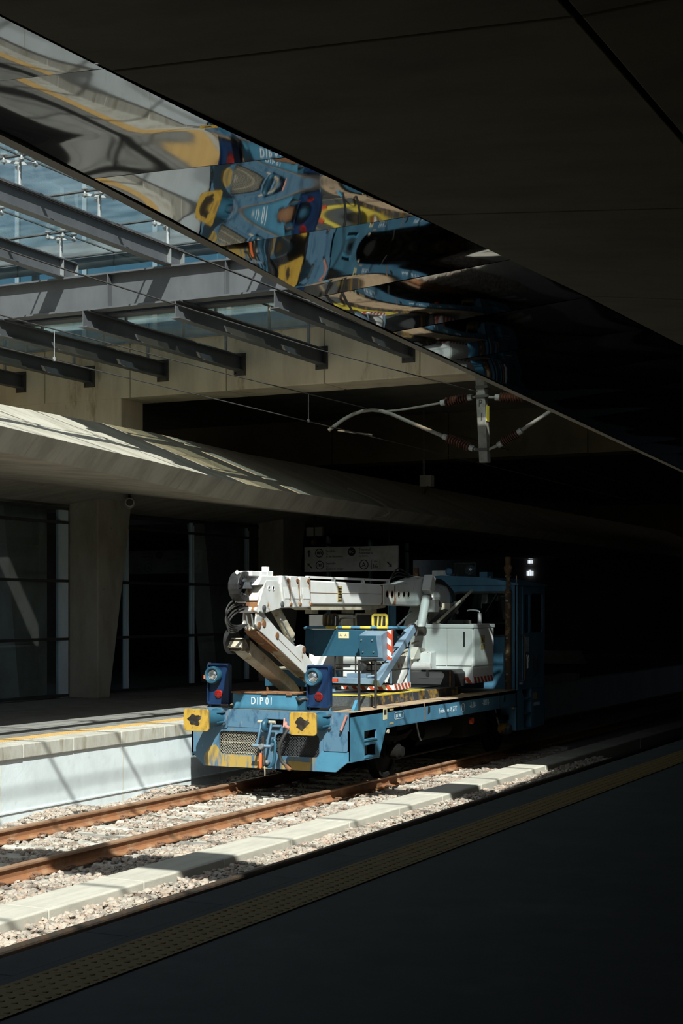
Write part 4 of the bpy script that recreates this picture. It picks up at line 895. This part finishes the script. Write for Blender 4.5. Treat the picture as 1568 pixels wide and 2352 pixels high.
for a in (-.30, .60):                                                             # striped hand guards
    gu = P('hand_guard', MB().holed(rrect(a, a + .28, 2.38, 2.60, .05, 4), [list(reversed(rrect(a + .035, a + .245, 2.40, 2.565, .02, 3)))], 'y', 2.35 if a > 0 else 2.38, 2.38 if a > 0 else 2.41), 'yellow_paint' if a > 0 else 'yellow_worn', wb)
    for q in (.055, .125, .195): P('guard_bar', MB().hexa([(a + q - .01, 2.36, 2.37), (a + q + .025, 2.36, 2.37), (a + q + .025, 2.375, 2.37), (a + q - .01, 2.375, 2.37)], [(a + q + .01, 2.36, 2.59), (a + q + .045, 2.36, 2.59), (a + q + .045, 2.375, 2.59), (a + q + .01, 2.375, 2.59)]), 'black_paint', gu)
    for q in (.09, .16): P('guard_slat', MB().hexa([(a + q - .004, 2.358, 2.38), (a + q + .02, 2.358, 2.38), (a + q + .02, 2.377, 2.38), (a + q - .004, 2.377, 2.38)], [(a + q + .014, 2.358, 2.58), (a + q + .038, 2.358, 2.58), (a + q + .038, 2.377, 2.58), (a + q + .014, 2.377, 2.58)]), 'yellow_paint' if a > 0 else 'yellow_worn', gu)
P('grab_bar', MB().tube([(.02, 2.36, 2.38), (.02, 2.36, 2.50), (.08, 2.36, 2.53), (.32, 2.36, 2.535)], .016, 8, smooth=1), 'black_paint', wb, smooth=True)
for xx in (-.05, .32, .60, .95):
    P('upright', MB().cyl((xx, 2.34, 1.48), (xx, 2.34, 2.36), .014, n=8), 'black_paint' if xx < .9 else 'steel_blue_paint', wb)
for zz in (1.68, 1.78): P('guard_rail', MB().cyl((-.05, 2.34, zz), (.95, 2.34, zz), .011, n=8), 'black_paint', wb)
for zz in (1.7, 2.05): P('guard_rail', MB().cyl((.97, 2.34, zz), (.97, 3.02, zz), .013, n=8), 'black_paint', wb)
P('corner_post', B(.955, .985, 3.0, 3.03, 1.38, 2.38), 'steel_blue_paint', wb)
P('basket_floor', B(.05, .98, 2.36, 3.03, 1.40, 1.43), 'steel_dark', wb)
stripes(.06, .985, 2.35, 2.358, 1.375, 1.455, 'y', 6, wb)
stripes(.985, .993, 2.36, 3.03, 1.375, 1.475, 'x', 5, wb)
P('stripe_post', B(.90, .985, 2.30, 2.31, 1.90, 2.34), 'white_clean', wb)
for z_ in (2.29, 2.10, 1.91): P('red_stripe', MB().prism([(.902, z_ + .03), (.983, z_ - .03), (.983, z_ - .12), (.902, z_ - .06)], 'y', 2.295, 2.2995), 'red_paint', wb)
P('red_strip', B(.985, 1.0, 2.28, 2.30, 1.95, 2.35), 'red_paint', wb)
P('front_beam', MB().prism([(-.10, 1.52), (.02, 1.58), (.86, 1.575), (.86, 1.48), (.0, 1.49)], 'y', 1.92, 2.06), 'steel_blue_paint', wb, bevel=.006)
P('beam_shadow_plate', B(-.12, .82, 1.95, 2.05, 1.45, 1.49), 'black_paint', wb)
P('side_arm', MB().bar((.90, 1.90, 1.50), (.98, 3.12, 2.36), .11, .13), 'steel_blue_paint', wb, bevel=.008)
P('arm_hose', MB().tube([(.70, 2.0, 1.60), (.85, 2.02, 1.62), (.87, 2.35, 1.86), (.92, 3.0, 2.34)], .022, 8, smooth=1), 'steel_blue_paint', wb, smooth=True)
P('arm_hose', MB().tube([(.92, 3.0, 2.36), (.98, 3.15, 2.44), (1.02, 3.26, 2.36), (1.0, 3.22, 2.22)], .020, 8, smooth=1), 'rubber', wb, smooth=True)
for yv, zz in ((2.25, 1.80), (2.55, 2.0), (2.85, 2.2)): P('hose_clamp', B(.84, .95, yv - .02, yv + .02, zz, zz + .03), 'black_paint', wb)
P('mount_block', B(.28, .62, 2.10, 2.28, 1.56, 1.64), 'steel_blue_paint', wb); P('valve_group', MB().lathe([(.05, 0), (.07, .03), (.07, .1), (.04, .13)], (.52, 2.15, 1.74), (0, 1, 0), 12), 'black_paint', wb)
P('caster_bracket', MB().prism([(-.10, 1.34), (.12, 1.34), (.10, 1.47), (.0, 1.50)], 'y', 2.0, 2.03), 'steel_blue_paint', wb)
P('inner_cylinder', MB().cyl((.30, 2.8, 1.45), (.30, 2.8, 1.86), .09, n=14), 'cream_dirty', wb, smooth=True)
P('inner_panel', B(-.25, .95, 3.05, 3.08, 1.45, 1.90), 'white_paint', wb)
# cab --------------------------------------------------------------------------
cb_ = empty('cab'); cb_.parent = V
C0, C1 = 7.25, 8.86
fw_out = [(-1.30, 1.15), (1.315, 1.15), (1.315, 3.12), (.70, 3.24), (-.2, 3.28), (-.75, 3.24), (-1.30, 3.12)]
P('cab_front', MB().holed(fw_out, [list(reversed(rrect(.06, 1.14, 2.17, 2.985, .09, 4))), list(reversed(rrect(-1.16, -.06, 2.17, 2.985, .09, 4)))], 'y', C0, C0 + .05), 'blue_paint', cb_)
P('cab_back', MB().prism(fw_out, 'y', C1 - .05, C1), 'blue_paint', cb_)
sd_out = [(C0, 1.15), (C1 - .08, 1.15), (C1, 2.1), (C1, 3.12), (C0, 3.12)]
for sd in (-1, 1):
    x0, x1 = (1.285, 1.335) if sd > 0 else (-1.335, -1.285)
    P('cab_side', MB().holed(sd_out, [list(reversed(rrect(7.56, 7.92, 2.20, 2.97, .05, 3))), list(reversed(rrect(8.05, 8.72, 2.22, 2.97, .05, 3)))], 'x', x0, x1), 'blue_paint', cb_)
    for a, b in ((7.55, 7.93), (8.04, 8.73)): P('side_window', B((x0 + x1) / 2 - .006, (x0 + x1) / 2 + .006, a, b, 2.2, 2.98), 'glass_cab', cb_)
P('windscreen', B(.05, 1.15, C0 + .02, C0 + .03, 2.16, 2.99), 'glass_cab', cb_); P('windscreen', B(-1.17, -.05, C0 + .02, C0 + .03, 2.16, 2.99), 'glass_cab', cb_)
P('window_seal', MB().holed(rrect(.03, 1.17, 2.14, 3.01, .10, 4), [list(reversed(rrect(.075, 1.125, 2.185, 2.97, .085, 4)))], 'y', C0 - .012, C0 + .02), 'rubber', cb_)
P('cab_roof', MB().prism([(-1.37, 3.12), (1.37, 3.12), (1.37, 3.15), (.72, 3.275), (-.2, 3.315), (-.78, 3.275), (-1.37, 3.15)], 'y', C0 - .03, C1 + .04), 'blue_paint', cb_, bevel=.01)
P('cab_floor', B(-1.28, 1.28, C0 + .05, C1 - .05, 1.15, 1.2), 'steel_dark', cb_)
P('cab_seat', B(.35, .85, 7.7, 8.2, 1.9, 2.0), 'rubber', cb_); P('seat_back', B(.35, .85, 8.1, 8.2, 2.0, 2.75), 'cushion', cb_, bevel=.03)
P('vest', MB().tube([(.70, 7.6, 2.62), (.78, 7.62, 2.50), (.86, 7.6, 2.40), (.95, 7.62, 2.28)], .07, 8, smooth=1), 'hivis', cb_, smooth=True)
P('wiper', MB().bar((.95, C0 - .02, 2.99), (.70, C0 - .02, 2.60), .012, .012), 'black_paint', cb_)
P('sunshade', B(.45, .75, C0 + .1, C0 + .13, 2.75, 2.95), 'cushion', cb_)
P('cab_door', MB().holed([(7.50, 1.28), (8.0, 1.28), (8.0, 3.09), (7.50, 3.09)], [list(reversed(rrect(7.60, 7.90, 2.22, 2.95, .04, 3)))], 'x', 1.335, 1.353), 'blue_paint', cb_, bevel=.004)
dh = P('door_rail', MB().tube([(1.34, 7.40, 2.18), (1.42, 7.40, 2.18), (1.43, 7.40, 2.10), (1.43, 7.40, 1.40), (1.42, 7.40, 1.32), (1.34, 7.40, 1.32)], .016, 8, smooth=1), 'rust_pipe', cb_, smooth=True)
P('door_frame_edge', B(1.335, 1.345, 7.27, 7.30, 1.2, 3.1), 'rust_pipe', cb_); P('window_strip', B(1.30, 1.31, 7.72, 7.79, 2.22, 2.95), 'cream_dirty', cb_)
P('door_sticker', B(1.353, 1.357, 7.66, 7.86, 1.86, 2.14), 'letter_pale', cb_)
P('door_mark', MB().tube([(1.358, 7.72, 1.80), (1.358, 7.76, 1.72), (1.358, 7.76, 1.54)], .012, 6).tube([(1.358, 7.82, 1.79), (1.358, 7.78, 1.70), (1.358, 7.79, 1.55)], .010, 6).tube([(1.358, 7.86, 1.72), (1.358, 7.80, 1.66)], .010, 6), 'letter_white', cb_)
P('graffiti', MB().tube([(1.342, 8.14, 1.78), (1.342, 8.16, 1.55), (1.342, 8.26, 1.50), (1.342, 8.30, 1.74), (1.342, 8.34, 1.50), (1.342, 8.38, 1.76), (1.342, 8.40, 1.45), (1.342, 8.22, 1.38)], .014, 6), 'letter_black', cb_)
P('door_step', B(1.335, 1.40, 7.36, 7.56, 1.25, 1.29), 'blue_paint', cb_)
# steps and skirts below the cab
lk = empty('cab_ladder'); lk.parent = V
P('ladder_front', MB().prism([(7.25, 1.14), (7.25, .39), (7.32, .39), (7.32, .4), (7.32, 1.14)], 'x', .98, 1.335), 'blue_paint', lk)
P('ladder_side', MB().prism([(7.25, .39), (7.60, .39), (7.60, .98), (7.50, 1.14), (7.25, 1.14)], 'x', 1.315, 1.338), 'blue_paint', lk)
P('ladder_rear', B(.98, 1.335, 8.05, 8.08, .36, 1.14), 'blue_paint', lk)
for z in (.39, .68, .96): P('tread', B(1.0, 1.34, 7.60, 8.06, z - .015, z + .012), 'blue_paint', lk)
P('ladder_back', B(.98, 1.0, 7.3, 8.06, .39, 1.12), 'black_paint', lk)
P('cab_skirt', MB().prism([(8.08, .37), (8.80, .40), (8.86, 1.14), (8.08, 1.14)], 'x', 1.30, 1.338), 'blue_paint'); P('skirt_plate', B(1.338, 1.342, 8.14, 8.36, .93, 1.06), 'sticker_tan')
text('lettering', '4 00008-0', .10, (1.341, 8.12, .80), SIDE, 'letter_pale', V)
# exhaust stack
ex = empty('exhaust_stack'); ex.parent = V
P('heat_shield', MB().lathe([(.062, 0), (.062, 1.88)], (1.185, C0 - .09, 1.16), (0, 0, 1), 12), 'rust_pipe', ex, smooth=True)
P('stack_pipe', MB().lathe([(.038, 0), (.038, .22), (.06, .24), (.06, .26), (.045, .28), (.075, .36), (.082, .42), (.07, .44), (.05, .46), (.055, .60), (.05, .61)], (1.185, C0 - .09, 3.04), (0, 0, 1), 16), 'rust_pipe', ex, smooth=True)
for z in (1.45, 2.13, 2.83): P('bolt', MB().cyl((1.185, C0 - .16, z), (1.185, C0 - .145, z), .022, n=10), 'galvanised', ex)
ex2 = P('rear_exhaust', MB().lathe([(.05, 0), (.10, .04), (.10, .22), (.055, .28), (.05, .42)], (-.62, 7.0, 3.05), (0, 0, 1), 16), 'rust_pipe', smooth=True)
P('exhaust_pole', MB().cyl((-.62, 7.0, 1.165), (-.62, 7.0, 3.06), .05, n=12), 'rust_pipe', smooth=True)
# roof light in its cage, horn
rl = empty('roof_light'); rl.parent = V
g = MB(); x0, x1, z0, z1 = .04, .46, 3.30, 3.56
for k_ in range(13):
    a = x0 + (x1 - x0) * k_ / 12
    g.bar((a, C0 + .1, z0), (min(x1, a + .14), C0 + .1, z0 + min(.26, (min(x1, a + .14) - a) / .14 * .26)), .005, .005); g.bar((a, C0 + .1, z0), (max(x0, a - .14), C0 + .1, z0 + (a - max(x0, a - .14)) / .14 * .26), .005, .005)
g.box(x0, x1, C0 + .09, C0 + .11, z1 - .01, z1); g.box(x0 - .008, x0, C0 + .09, C0 + .11, z0, z1); g.box(x1, x1 + .008, C0 + .09, C0 + .11, z0, z1)
P('cage', g, 'steel_dark', rl)
P('lamp_bowl', MB().lathe([(.10, .06), (.10, .0), (.085, -.02), (.08, .0)], (.30, C0 + .2, 3.42), (0, 1, 0), 20), 'blue_paint', rl, smooth=True)
P('lamp_lens', MB().lathe([(.08, .0), (.05, -.03), (0, -.04)], (.30, C0 + .2, 3.42), (0, 1, 0), 18), 'lamp_silver', rl, smooth=True)
P('horn', MB().lathe([(.07, -.1), (.075, -.12), (.055, -.1), (.03, .1), (.02, .3)], (-.06, C0 + .15, 3.39), (0, 1, 0), 18), 'blue_paint', rl, smooth=True)
P('roof_box', B(-.48, -.10, C0 + .2, C0 + .6, 3.27, 3.42), 'sign_white', rl)
P('roof_box', B(.50, .66, C0 + .2, C0 + .5, 3.28, 3.38), 'blue_paint', rl)
for q in (.75, 1.28): P('roof_stud', MB().cyl((q, C0 + .1, 3.15), (q, C0 + .1, 3.30), .012, n=8), 'cream_dirty', rl)
# running gear ----------------------------------------------------------------
for yv in (2.15, 7.15):
    ax_ = empty('wheelset'); ax_.parent = V; ax_.location = (0, yv, .42)
    P('axle', MB().cyl((-1.1, 0, 0), (1.1, 0, 0), .08, n=14), 'under_black', ax_, smooth=True)
    for sd in (-1, 1):
        P('wheel', MB().lathe([(.10, -.09), (.30, -.06), (.36, -.065), (.45, -.07), (.45, -.04), (.42, -.035), (.415, .07), (.36, .07), (.33, .03), (.12, .06), (.10, .10)], (sd * .87, 0, 0), (sd, 0, 0), 32), 'under_black', ax_, smooth=True)
        P('axle_box', MB().lathe([(.11, -.10), (.125, -.06), (.125, .05), (.10, .07), (.08, .12), (.05, .13)], (sd * 1.12, 0, 0), (sd, 0, 0), 18), 'yellow_worn' if yv > 5 else 'under_black', ax_, smooth=True)
        P('axle_guard', MB().prism([(-.30, .45), (-.22, -.08), (-.16, -.08), (-.14, .2), (.14, .2), (.16, -.08), (.22, -.08), (.30, .45)], 'x', sd * 1.0 - .015, sd * 1.0 + .015), 'under_black', ax_)
        P('leaf_spring', MB().prism([(-.55, .30), (-.30, .20), (0, .165), (.30, .20), (.55, .30), (.55, .33), (.30, .27), (0, .25), (-.30, .27), (-.55, .33)], 'x', sd * 1.12 - .05, sd * 1.12 + .05), 'under_black', ax_)
P('air_tank', MB().cyl((.85, 3.6, .62), (.85, 4.8, .62), .16, n=18), 'under_black', smooth=True)
P('fuel_tank', B(.55, 1.15, 5.0, 6.1, .42, .85), 'under_black', bevel=.03); P('red_valve', MB().cyl((1.1, 5.3, .70), (1.2, 5.3, .70), .06, n=12), 'red_paint')
P('brake_rod', MB().cyl((1.0, 2.5, .28), (1.0, 6.8, .28), .018, n=8), 'under_black')
for yv in (3.0, 6.7): P('brake_hanger', MB().tube([(1.1, yv, .82), (1.12, yv + .06, .62), (1.14, yv + .1, .52)], .016, 6), 'galvanised')
P('sill_lamp', MB().cyl((1.28, 1.42, .80), (1.32, 1.42, .80), .035, n=12), 'cream_dirty'); P('sill_lamp', MB().cyl((1.28, 7.12, .82), (1.32, 7.12, .82), .03, n=12), 'cream_dirty')

# ================================================================== CATENARY, SIGNS, SMALL THINGS
def wire(name, label, pts, r, cat='wire', drops=()):
    o = MB().tube(pts, r, 6).build(name, 'wire', smooth=True); tag(o, label, cat)
    for a, b in drops: MB().tube([a, b], .006, 6).build('dropper', 'galvanised', o); MB().cyl((b[0], b[1], b[2] - .015), (b[0], b[1], b[2] + .03), .018, n=8).build('dropper_clip', 'galvanised', o)
    return o
FX = -10.97
wire('contact_wire', 'contact wire over the crane track', [(FX, -8, 5.61), (FX, 14, 5.615), (FX, 23, 5.61), (FX - .15, 40, 5.61)], .009)
wire('messenger_wire', 'messenger wire with droppers over the crane track', [(FX, -8, 6.05), (FX, 14, 5.975), (FX, 19, 6.01), (FX, 23.2, 6.07), (FX - .1, 40, 6.0)], .009, drops=[((FX, 14.67, 5.975), (FX, 14.67, 5.62)), ((FX, 21.2, 6.04), (FX, 21.2, 5.615)), ((FX, 8.2, 6.0), (FX, 8.2, 5.615))])
wire('feeder_wire', 'single feeder wire running to the hanging mast between the tracks', [(-8.95, -8, 5.95), (-8.95, 12.5, 5.985), (-8.95, 17.5, 6.03), (-8.95, 21.2, 6.15), (-8.96, 23.3, 6.22)], .009)
wire('contact_wire', 'contact wire over the near track, along the mirror edge', [(-6.75, -8, 5.64), (-6.75, 13, 5.64), (-6.75, 17.6, 5.57), (-6.75, 23, 5.565), (-6.9, 40, 5.57)], .010, drops=[((-6.75, 14.3, 5.95), (-6.75, 14.3, 5.63))])
ma = empty('catenary_mast', (-8.9, 23.42, 6.60)); tag(ma, 'grey square mast hanging from the roof with brown insulators and two bracket arms', 'catenary mast')
def Q(n, m, mat, par=ma, **k):
    o = m.build(n, mat, par, **k); return o
def mp(p): return (p[0] + 8.9, p[1] - 23.42, p[2] - 6.60)
Q('mast_post', MB().bar((-.045, 0, .0), (.03, 0, -1.53), .15, .15, up=(0, 1, 0)), 'tube_grey', bevel=.01)
Q('mast_head', MB().bar((-.045, 0, .35), (-.045, 0, -.1), .22, .22, up=(0, 1, 0)), 'steel_dark')
text('lettering', 'P', .17, (-.055, -.079, -.62), FRONT, 'letter_black', ma, sx=.8); text('lettering', '1', .17, (-.04, -.079, -.84), FRONT, 'letter_black', ma)
Q('warning_plate', B(.075, .082, -.06, .06, -.86, -.60), 'yellow_paint')
for z in (-.30, -.45, -1.32): Q('mast_clamp', B(-.11, .11, -.10, .10, z - .02, z + .02), 'steel_dark')
def insul(a, b):
    a = Vector(mp(a)); b = Vector(mp(b)); L = (b - a).length; pr = [(.03, -.03), (.045, 0), (.045, .05)]; n = 9
    for k in range(n):
        h = .06 + (L - .12) * k / n; dh = (L - .12) / n
        pr += [(.04, h), (.078, h + dh * .3), (.08, h + dh * .45), (.04, h + dh * .7)]
    pr += [(.045, L - .05), (.045, L), (.03, L + .03)]
    o = Q('insulator', MB().lathe(pr, a, b - a, 16), 'porcelain', smooth=True)
    Q('insulator_cap', MB().cyl(a - (b - a).normalized() * .02, a + (b - a).normalized() * .055, .05, n=14), 'galvanised', o); Q('insulator_cap', MB().cyl(b - (b - a).normalized() * .055, b + (b - a).normalized() * .02, .05, n=14), 'galvanised', o)
Y = 23.4
def tubeq(n, pts, r): Q(n, MB().tube([mp((x, Y, z)) for x, z in pts], r, 10, smooth=1), 'tube_grey', smooth=True)
insul((-9.08, Y, 5.31), (-9.58, Y, 5.527)); tubeq('bracket_tube', [(-9.58, 5.527), (-10.2, 5.80), (-10.647, 6.006), (-10.97, 6.06), (-11.34, 5.97), (-11.714, 5.745)], .032)
insul((-9.11, Y, 6.15), (-9.62, Y, 6.09)); tubeq('tie_tube', [(-9.62, 6.09), (-10.37, 6.012), (-10.647, 6.006)], .02)
insul((-8.66, Y, 6.12), (-8.14, Y, 6.095)); tubeq('tie_tube', [(-8.14, 6.095), (-7.76, 6.072), (-7.4, 6.06)], .02)
insul((-8.62, Y, 5.345), (-8.25, Y, 5.553)); tubeq('bracket_tube', [(-8.25, 5.553), (-7.9, 5.755), (-7.59, 5.936)], .032)
tubeq('steady_arm', [(-11.54, 5.726), (-10.90, 5.625)], .014); tubeq('steady_arm', [(-7.59, 5.825), (-6.78, 5.65)], .014); tubeq('end_fitting', [(-9.08, 5.31), (-8.97, 5.28)], .025); tubeq('end_fitting', [(-8.62, 5.345), (-8.8, 5.28)], .025); tubeq('end_fitting', [(-9.11, 6.15), (-8.97, 6.15)], .02); tubeq('end_fitting', [(-8.66, 6.12), (-8.8, 6.13)], .02)

# direction sign over the far platform
sg = empty('direction_sign', (-15.94, 33.0, 3.575)); tag(sg, 'pale hanging direction sign with black lettering and green arrows', 'sign')
bd = MB().box(-1.25, 1.25, 0, .08, 0, .60).build('sign_board', 'sign_white', sg, bevel=.006)
for x, zt in ((-1.0, 1.40), (1.0, 1.20)): MB().cyl((x, .04, .60), (x, .04, zt), .02, n=8).build('hanger', 'steel_dark', sg)
def T(s, size, x, z, mat='letter_black', sx=1.): text('lettering', s, size, (x, -.003, z), FRONT, mat, sg, sx=sx)
T('Sentido', .085, -.66, .475); T('To', .05, -.655, .41, 'letter_grey'); T('Sr. de Matosinhos', .062, -.655, .345)
T('Sentido', .085, -.655, .175); T('To', .05, -.65, .11, 'letter_grey'); T('Estádio do Dragão', .062, -.65, .045)
T('Terminal', .085, .22, .50); T('Rodoviário', .085, .22, .415); T('Bus Station', .055, .22, .35, 'letter_grey')
def disc(x, z, r, mat, full): 
    m = MB()
    if full: m.cyl((x, -.002, z), (x, .002, z), r, n=32)
    else: m.tube([(x + r * math.cos(a * math.pi / 20), -.002, z + r * math.sin(a * math.pi / 20)) for a in range(41)], .010, 5)
    m.build('symbol', mat, sg)
def strokes(pts, r, mat):
    MB().tube([(x, -.004, z) for x, z in pts], r, 6).build('symbol', mat, sg)
for cz in (.455, .16):
    cx = -.84 if cz > .3 else -.825; disc(cx, cz, .10, 'letter_black', False)
    strokes([(cx - .05, cz - .035), (cx - .05, cz + .02), (cx - .035, cz + .035), (cx - .015, cz + .03), (cx - .01, cz - .03), (cx + .01, cz - .035), (cx + .015, cz + .02), (cx + .03, cz + .035), (cx + .05, cz + .02), (cx + .05, cz - .035)], .010, 'letter_black')
disc(.03, .475, .105, 'letter_black', True); text('lettering', 'TIC', .10, (-.05, -.007, .44), FRONT, 'sign_white', sg, sx=.85)
disc(.36, .16, .11, 'letter_black', False); T('A', .16, .30, .105)
fr2 = MB(); fr2.tube([(.56, -.002, .05), (.56, -.002, .265), (.78, -.002, .265), (.78, -.002, .05), (.56, -.002, .05)], .007, 5).build('symbol', 'letter_black', sg)
T('16', .145, .58, .075); T('Linha', .06, .59, .215)
def arrow(cx, cz, ang):
    q = [(0, .09), (.055, .02), (.03, .02), (.03, .02), (.016, .035), (.016, -.085), (-.016, -.085), (-.016, .035), (-.03, .02), (-.055, .02)]
    c_, s_ = math.cos(R(ang)), math.sin(R(ang)); MB().prism([(cx + a * c_ - b * s_, cz + a * s_ + b * c_) for a, b in q], 'y', -.004, 0).build('arrow', 'sign_green', sg)
arrow(-1.12, .45, 0); arrow(-1.10, .15, 45); arrow(1.03, .16, -135)
bx = empty('platform_display', (-17.23, 33.6, 4.48)); tag(bx, 'small pale box lamp hanging above the direction sign', 'lamp box')
MB().box(-.22, .22, 0, .12, 0, .22).build('case', 'box_white', bx, bevel=.01); MB().cyl((0, .06, .22), (0, .06, .5), .012, n=8).build('hanger', 'steel_dark', bx)
cr = MB().lathe([(.07, 0), (.06, -.02), (.03, -.035), (0, -.04)], (-17.25, 33.6, 4.32), (0, 1, 0), 16).build('glint_dome', 'cushion', smooth=True); tag(cr, 'small amber dome imitating a light reflection between display box and direction sign', 'light reflection')  # amber dome shaped after a light reflection, no lamp hangs here
spk = empty('loudspeaker', (-17.3, 25.62, 4.80)); tag(spk, 'pale cylindrical loudspeaker under the far canopy at the pillar head', 'loudspeaker')
MB().lathe([(.09, -.22), (.10, -.21), (.10, .2), (.085, .22)], (0, 0, 0), (.55, -.8, 0), 20).build('case', 'concrete_edge', spk, smooth=True)
MB().lathe([(.075, .215), (.06, .23), (0, .235)], (0, 0, 0), (.55, -.8, 0), 16).build('grille', 'steel_dark', spk, smooth=True)
MB().box(-.02, .02, -.02, .02, .09, .22).build('bracket', 'steel_dark', spk)
cc2 = empty('hanging_camera', (-12.75, 30, 6.9)); tag(cc2, 'surveillance camera on a thin pole hanging in the dark', 'camera')
MB().cyl((0, 0, 0), (0, 0, -1.75), .03, n=8).build('pole', 'steel_dark', cc2); MB().box(-.06, .2, -.1, .1, -1.62, -1.38).build('housing', 'case_grey', cc2, bevel=.01); MB().bar((0, 0, -1.75), (.15, -.1, -1.62), .04, .04).build('bracket', 'steel_dark', cc2)
cab_ = MB().tube([(-12.85, 26.5, 5.0), (-12.68, 27.3, 4.86), (-12.6, 27.9, 4.70), (-12.66, 28.0, 4.56), (-12.9, 27.7, 4.48)], .022, 8, smooth=2).build('cable_conduit', 'case_grey', smooth=True); tag(cab_, 'bent cable conduit wrapped over the far canopy nose', 'conduit')
# far lit window at the end of the hall
wn = sempty('window_5', 'small daylit window at the far end of the hall')
for (x0, x1, z0, z1) in ((-21.13, -21.06, 4.78, 4.88), (-21.04, -20.97, 4.78, 4.88), (-21.15, -21.07, 4.58, 4.72), (-21.05, -20.95, 4.58, 4.72), (-21.20, -21.13, 4.06, 4.27), (-21.11, -21.03, 4.06, 4.30), (-21.01, -20.93, 4.06, 4.27)):
    MB().box(x0, x1, 60.9, 60.99, z0, z1).build('pane', 'daylight_window', wn)
bn = MB().prism([(-17.6, 0), (-17.4, .42), (-15.0, .42), (-14.8, 0)], 'y', 48, 48.5).build('concrete_bench', 'concrete_pillar', loc=(0, 0, PLZ)); tag(bn, 'long concrete bench deep in the dark on the far platform', 'bench')
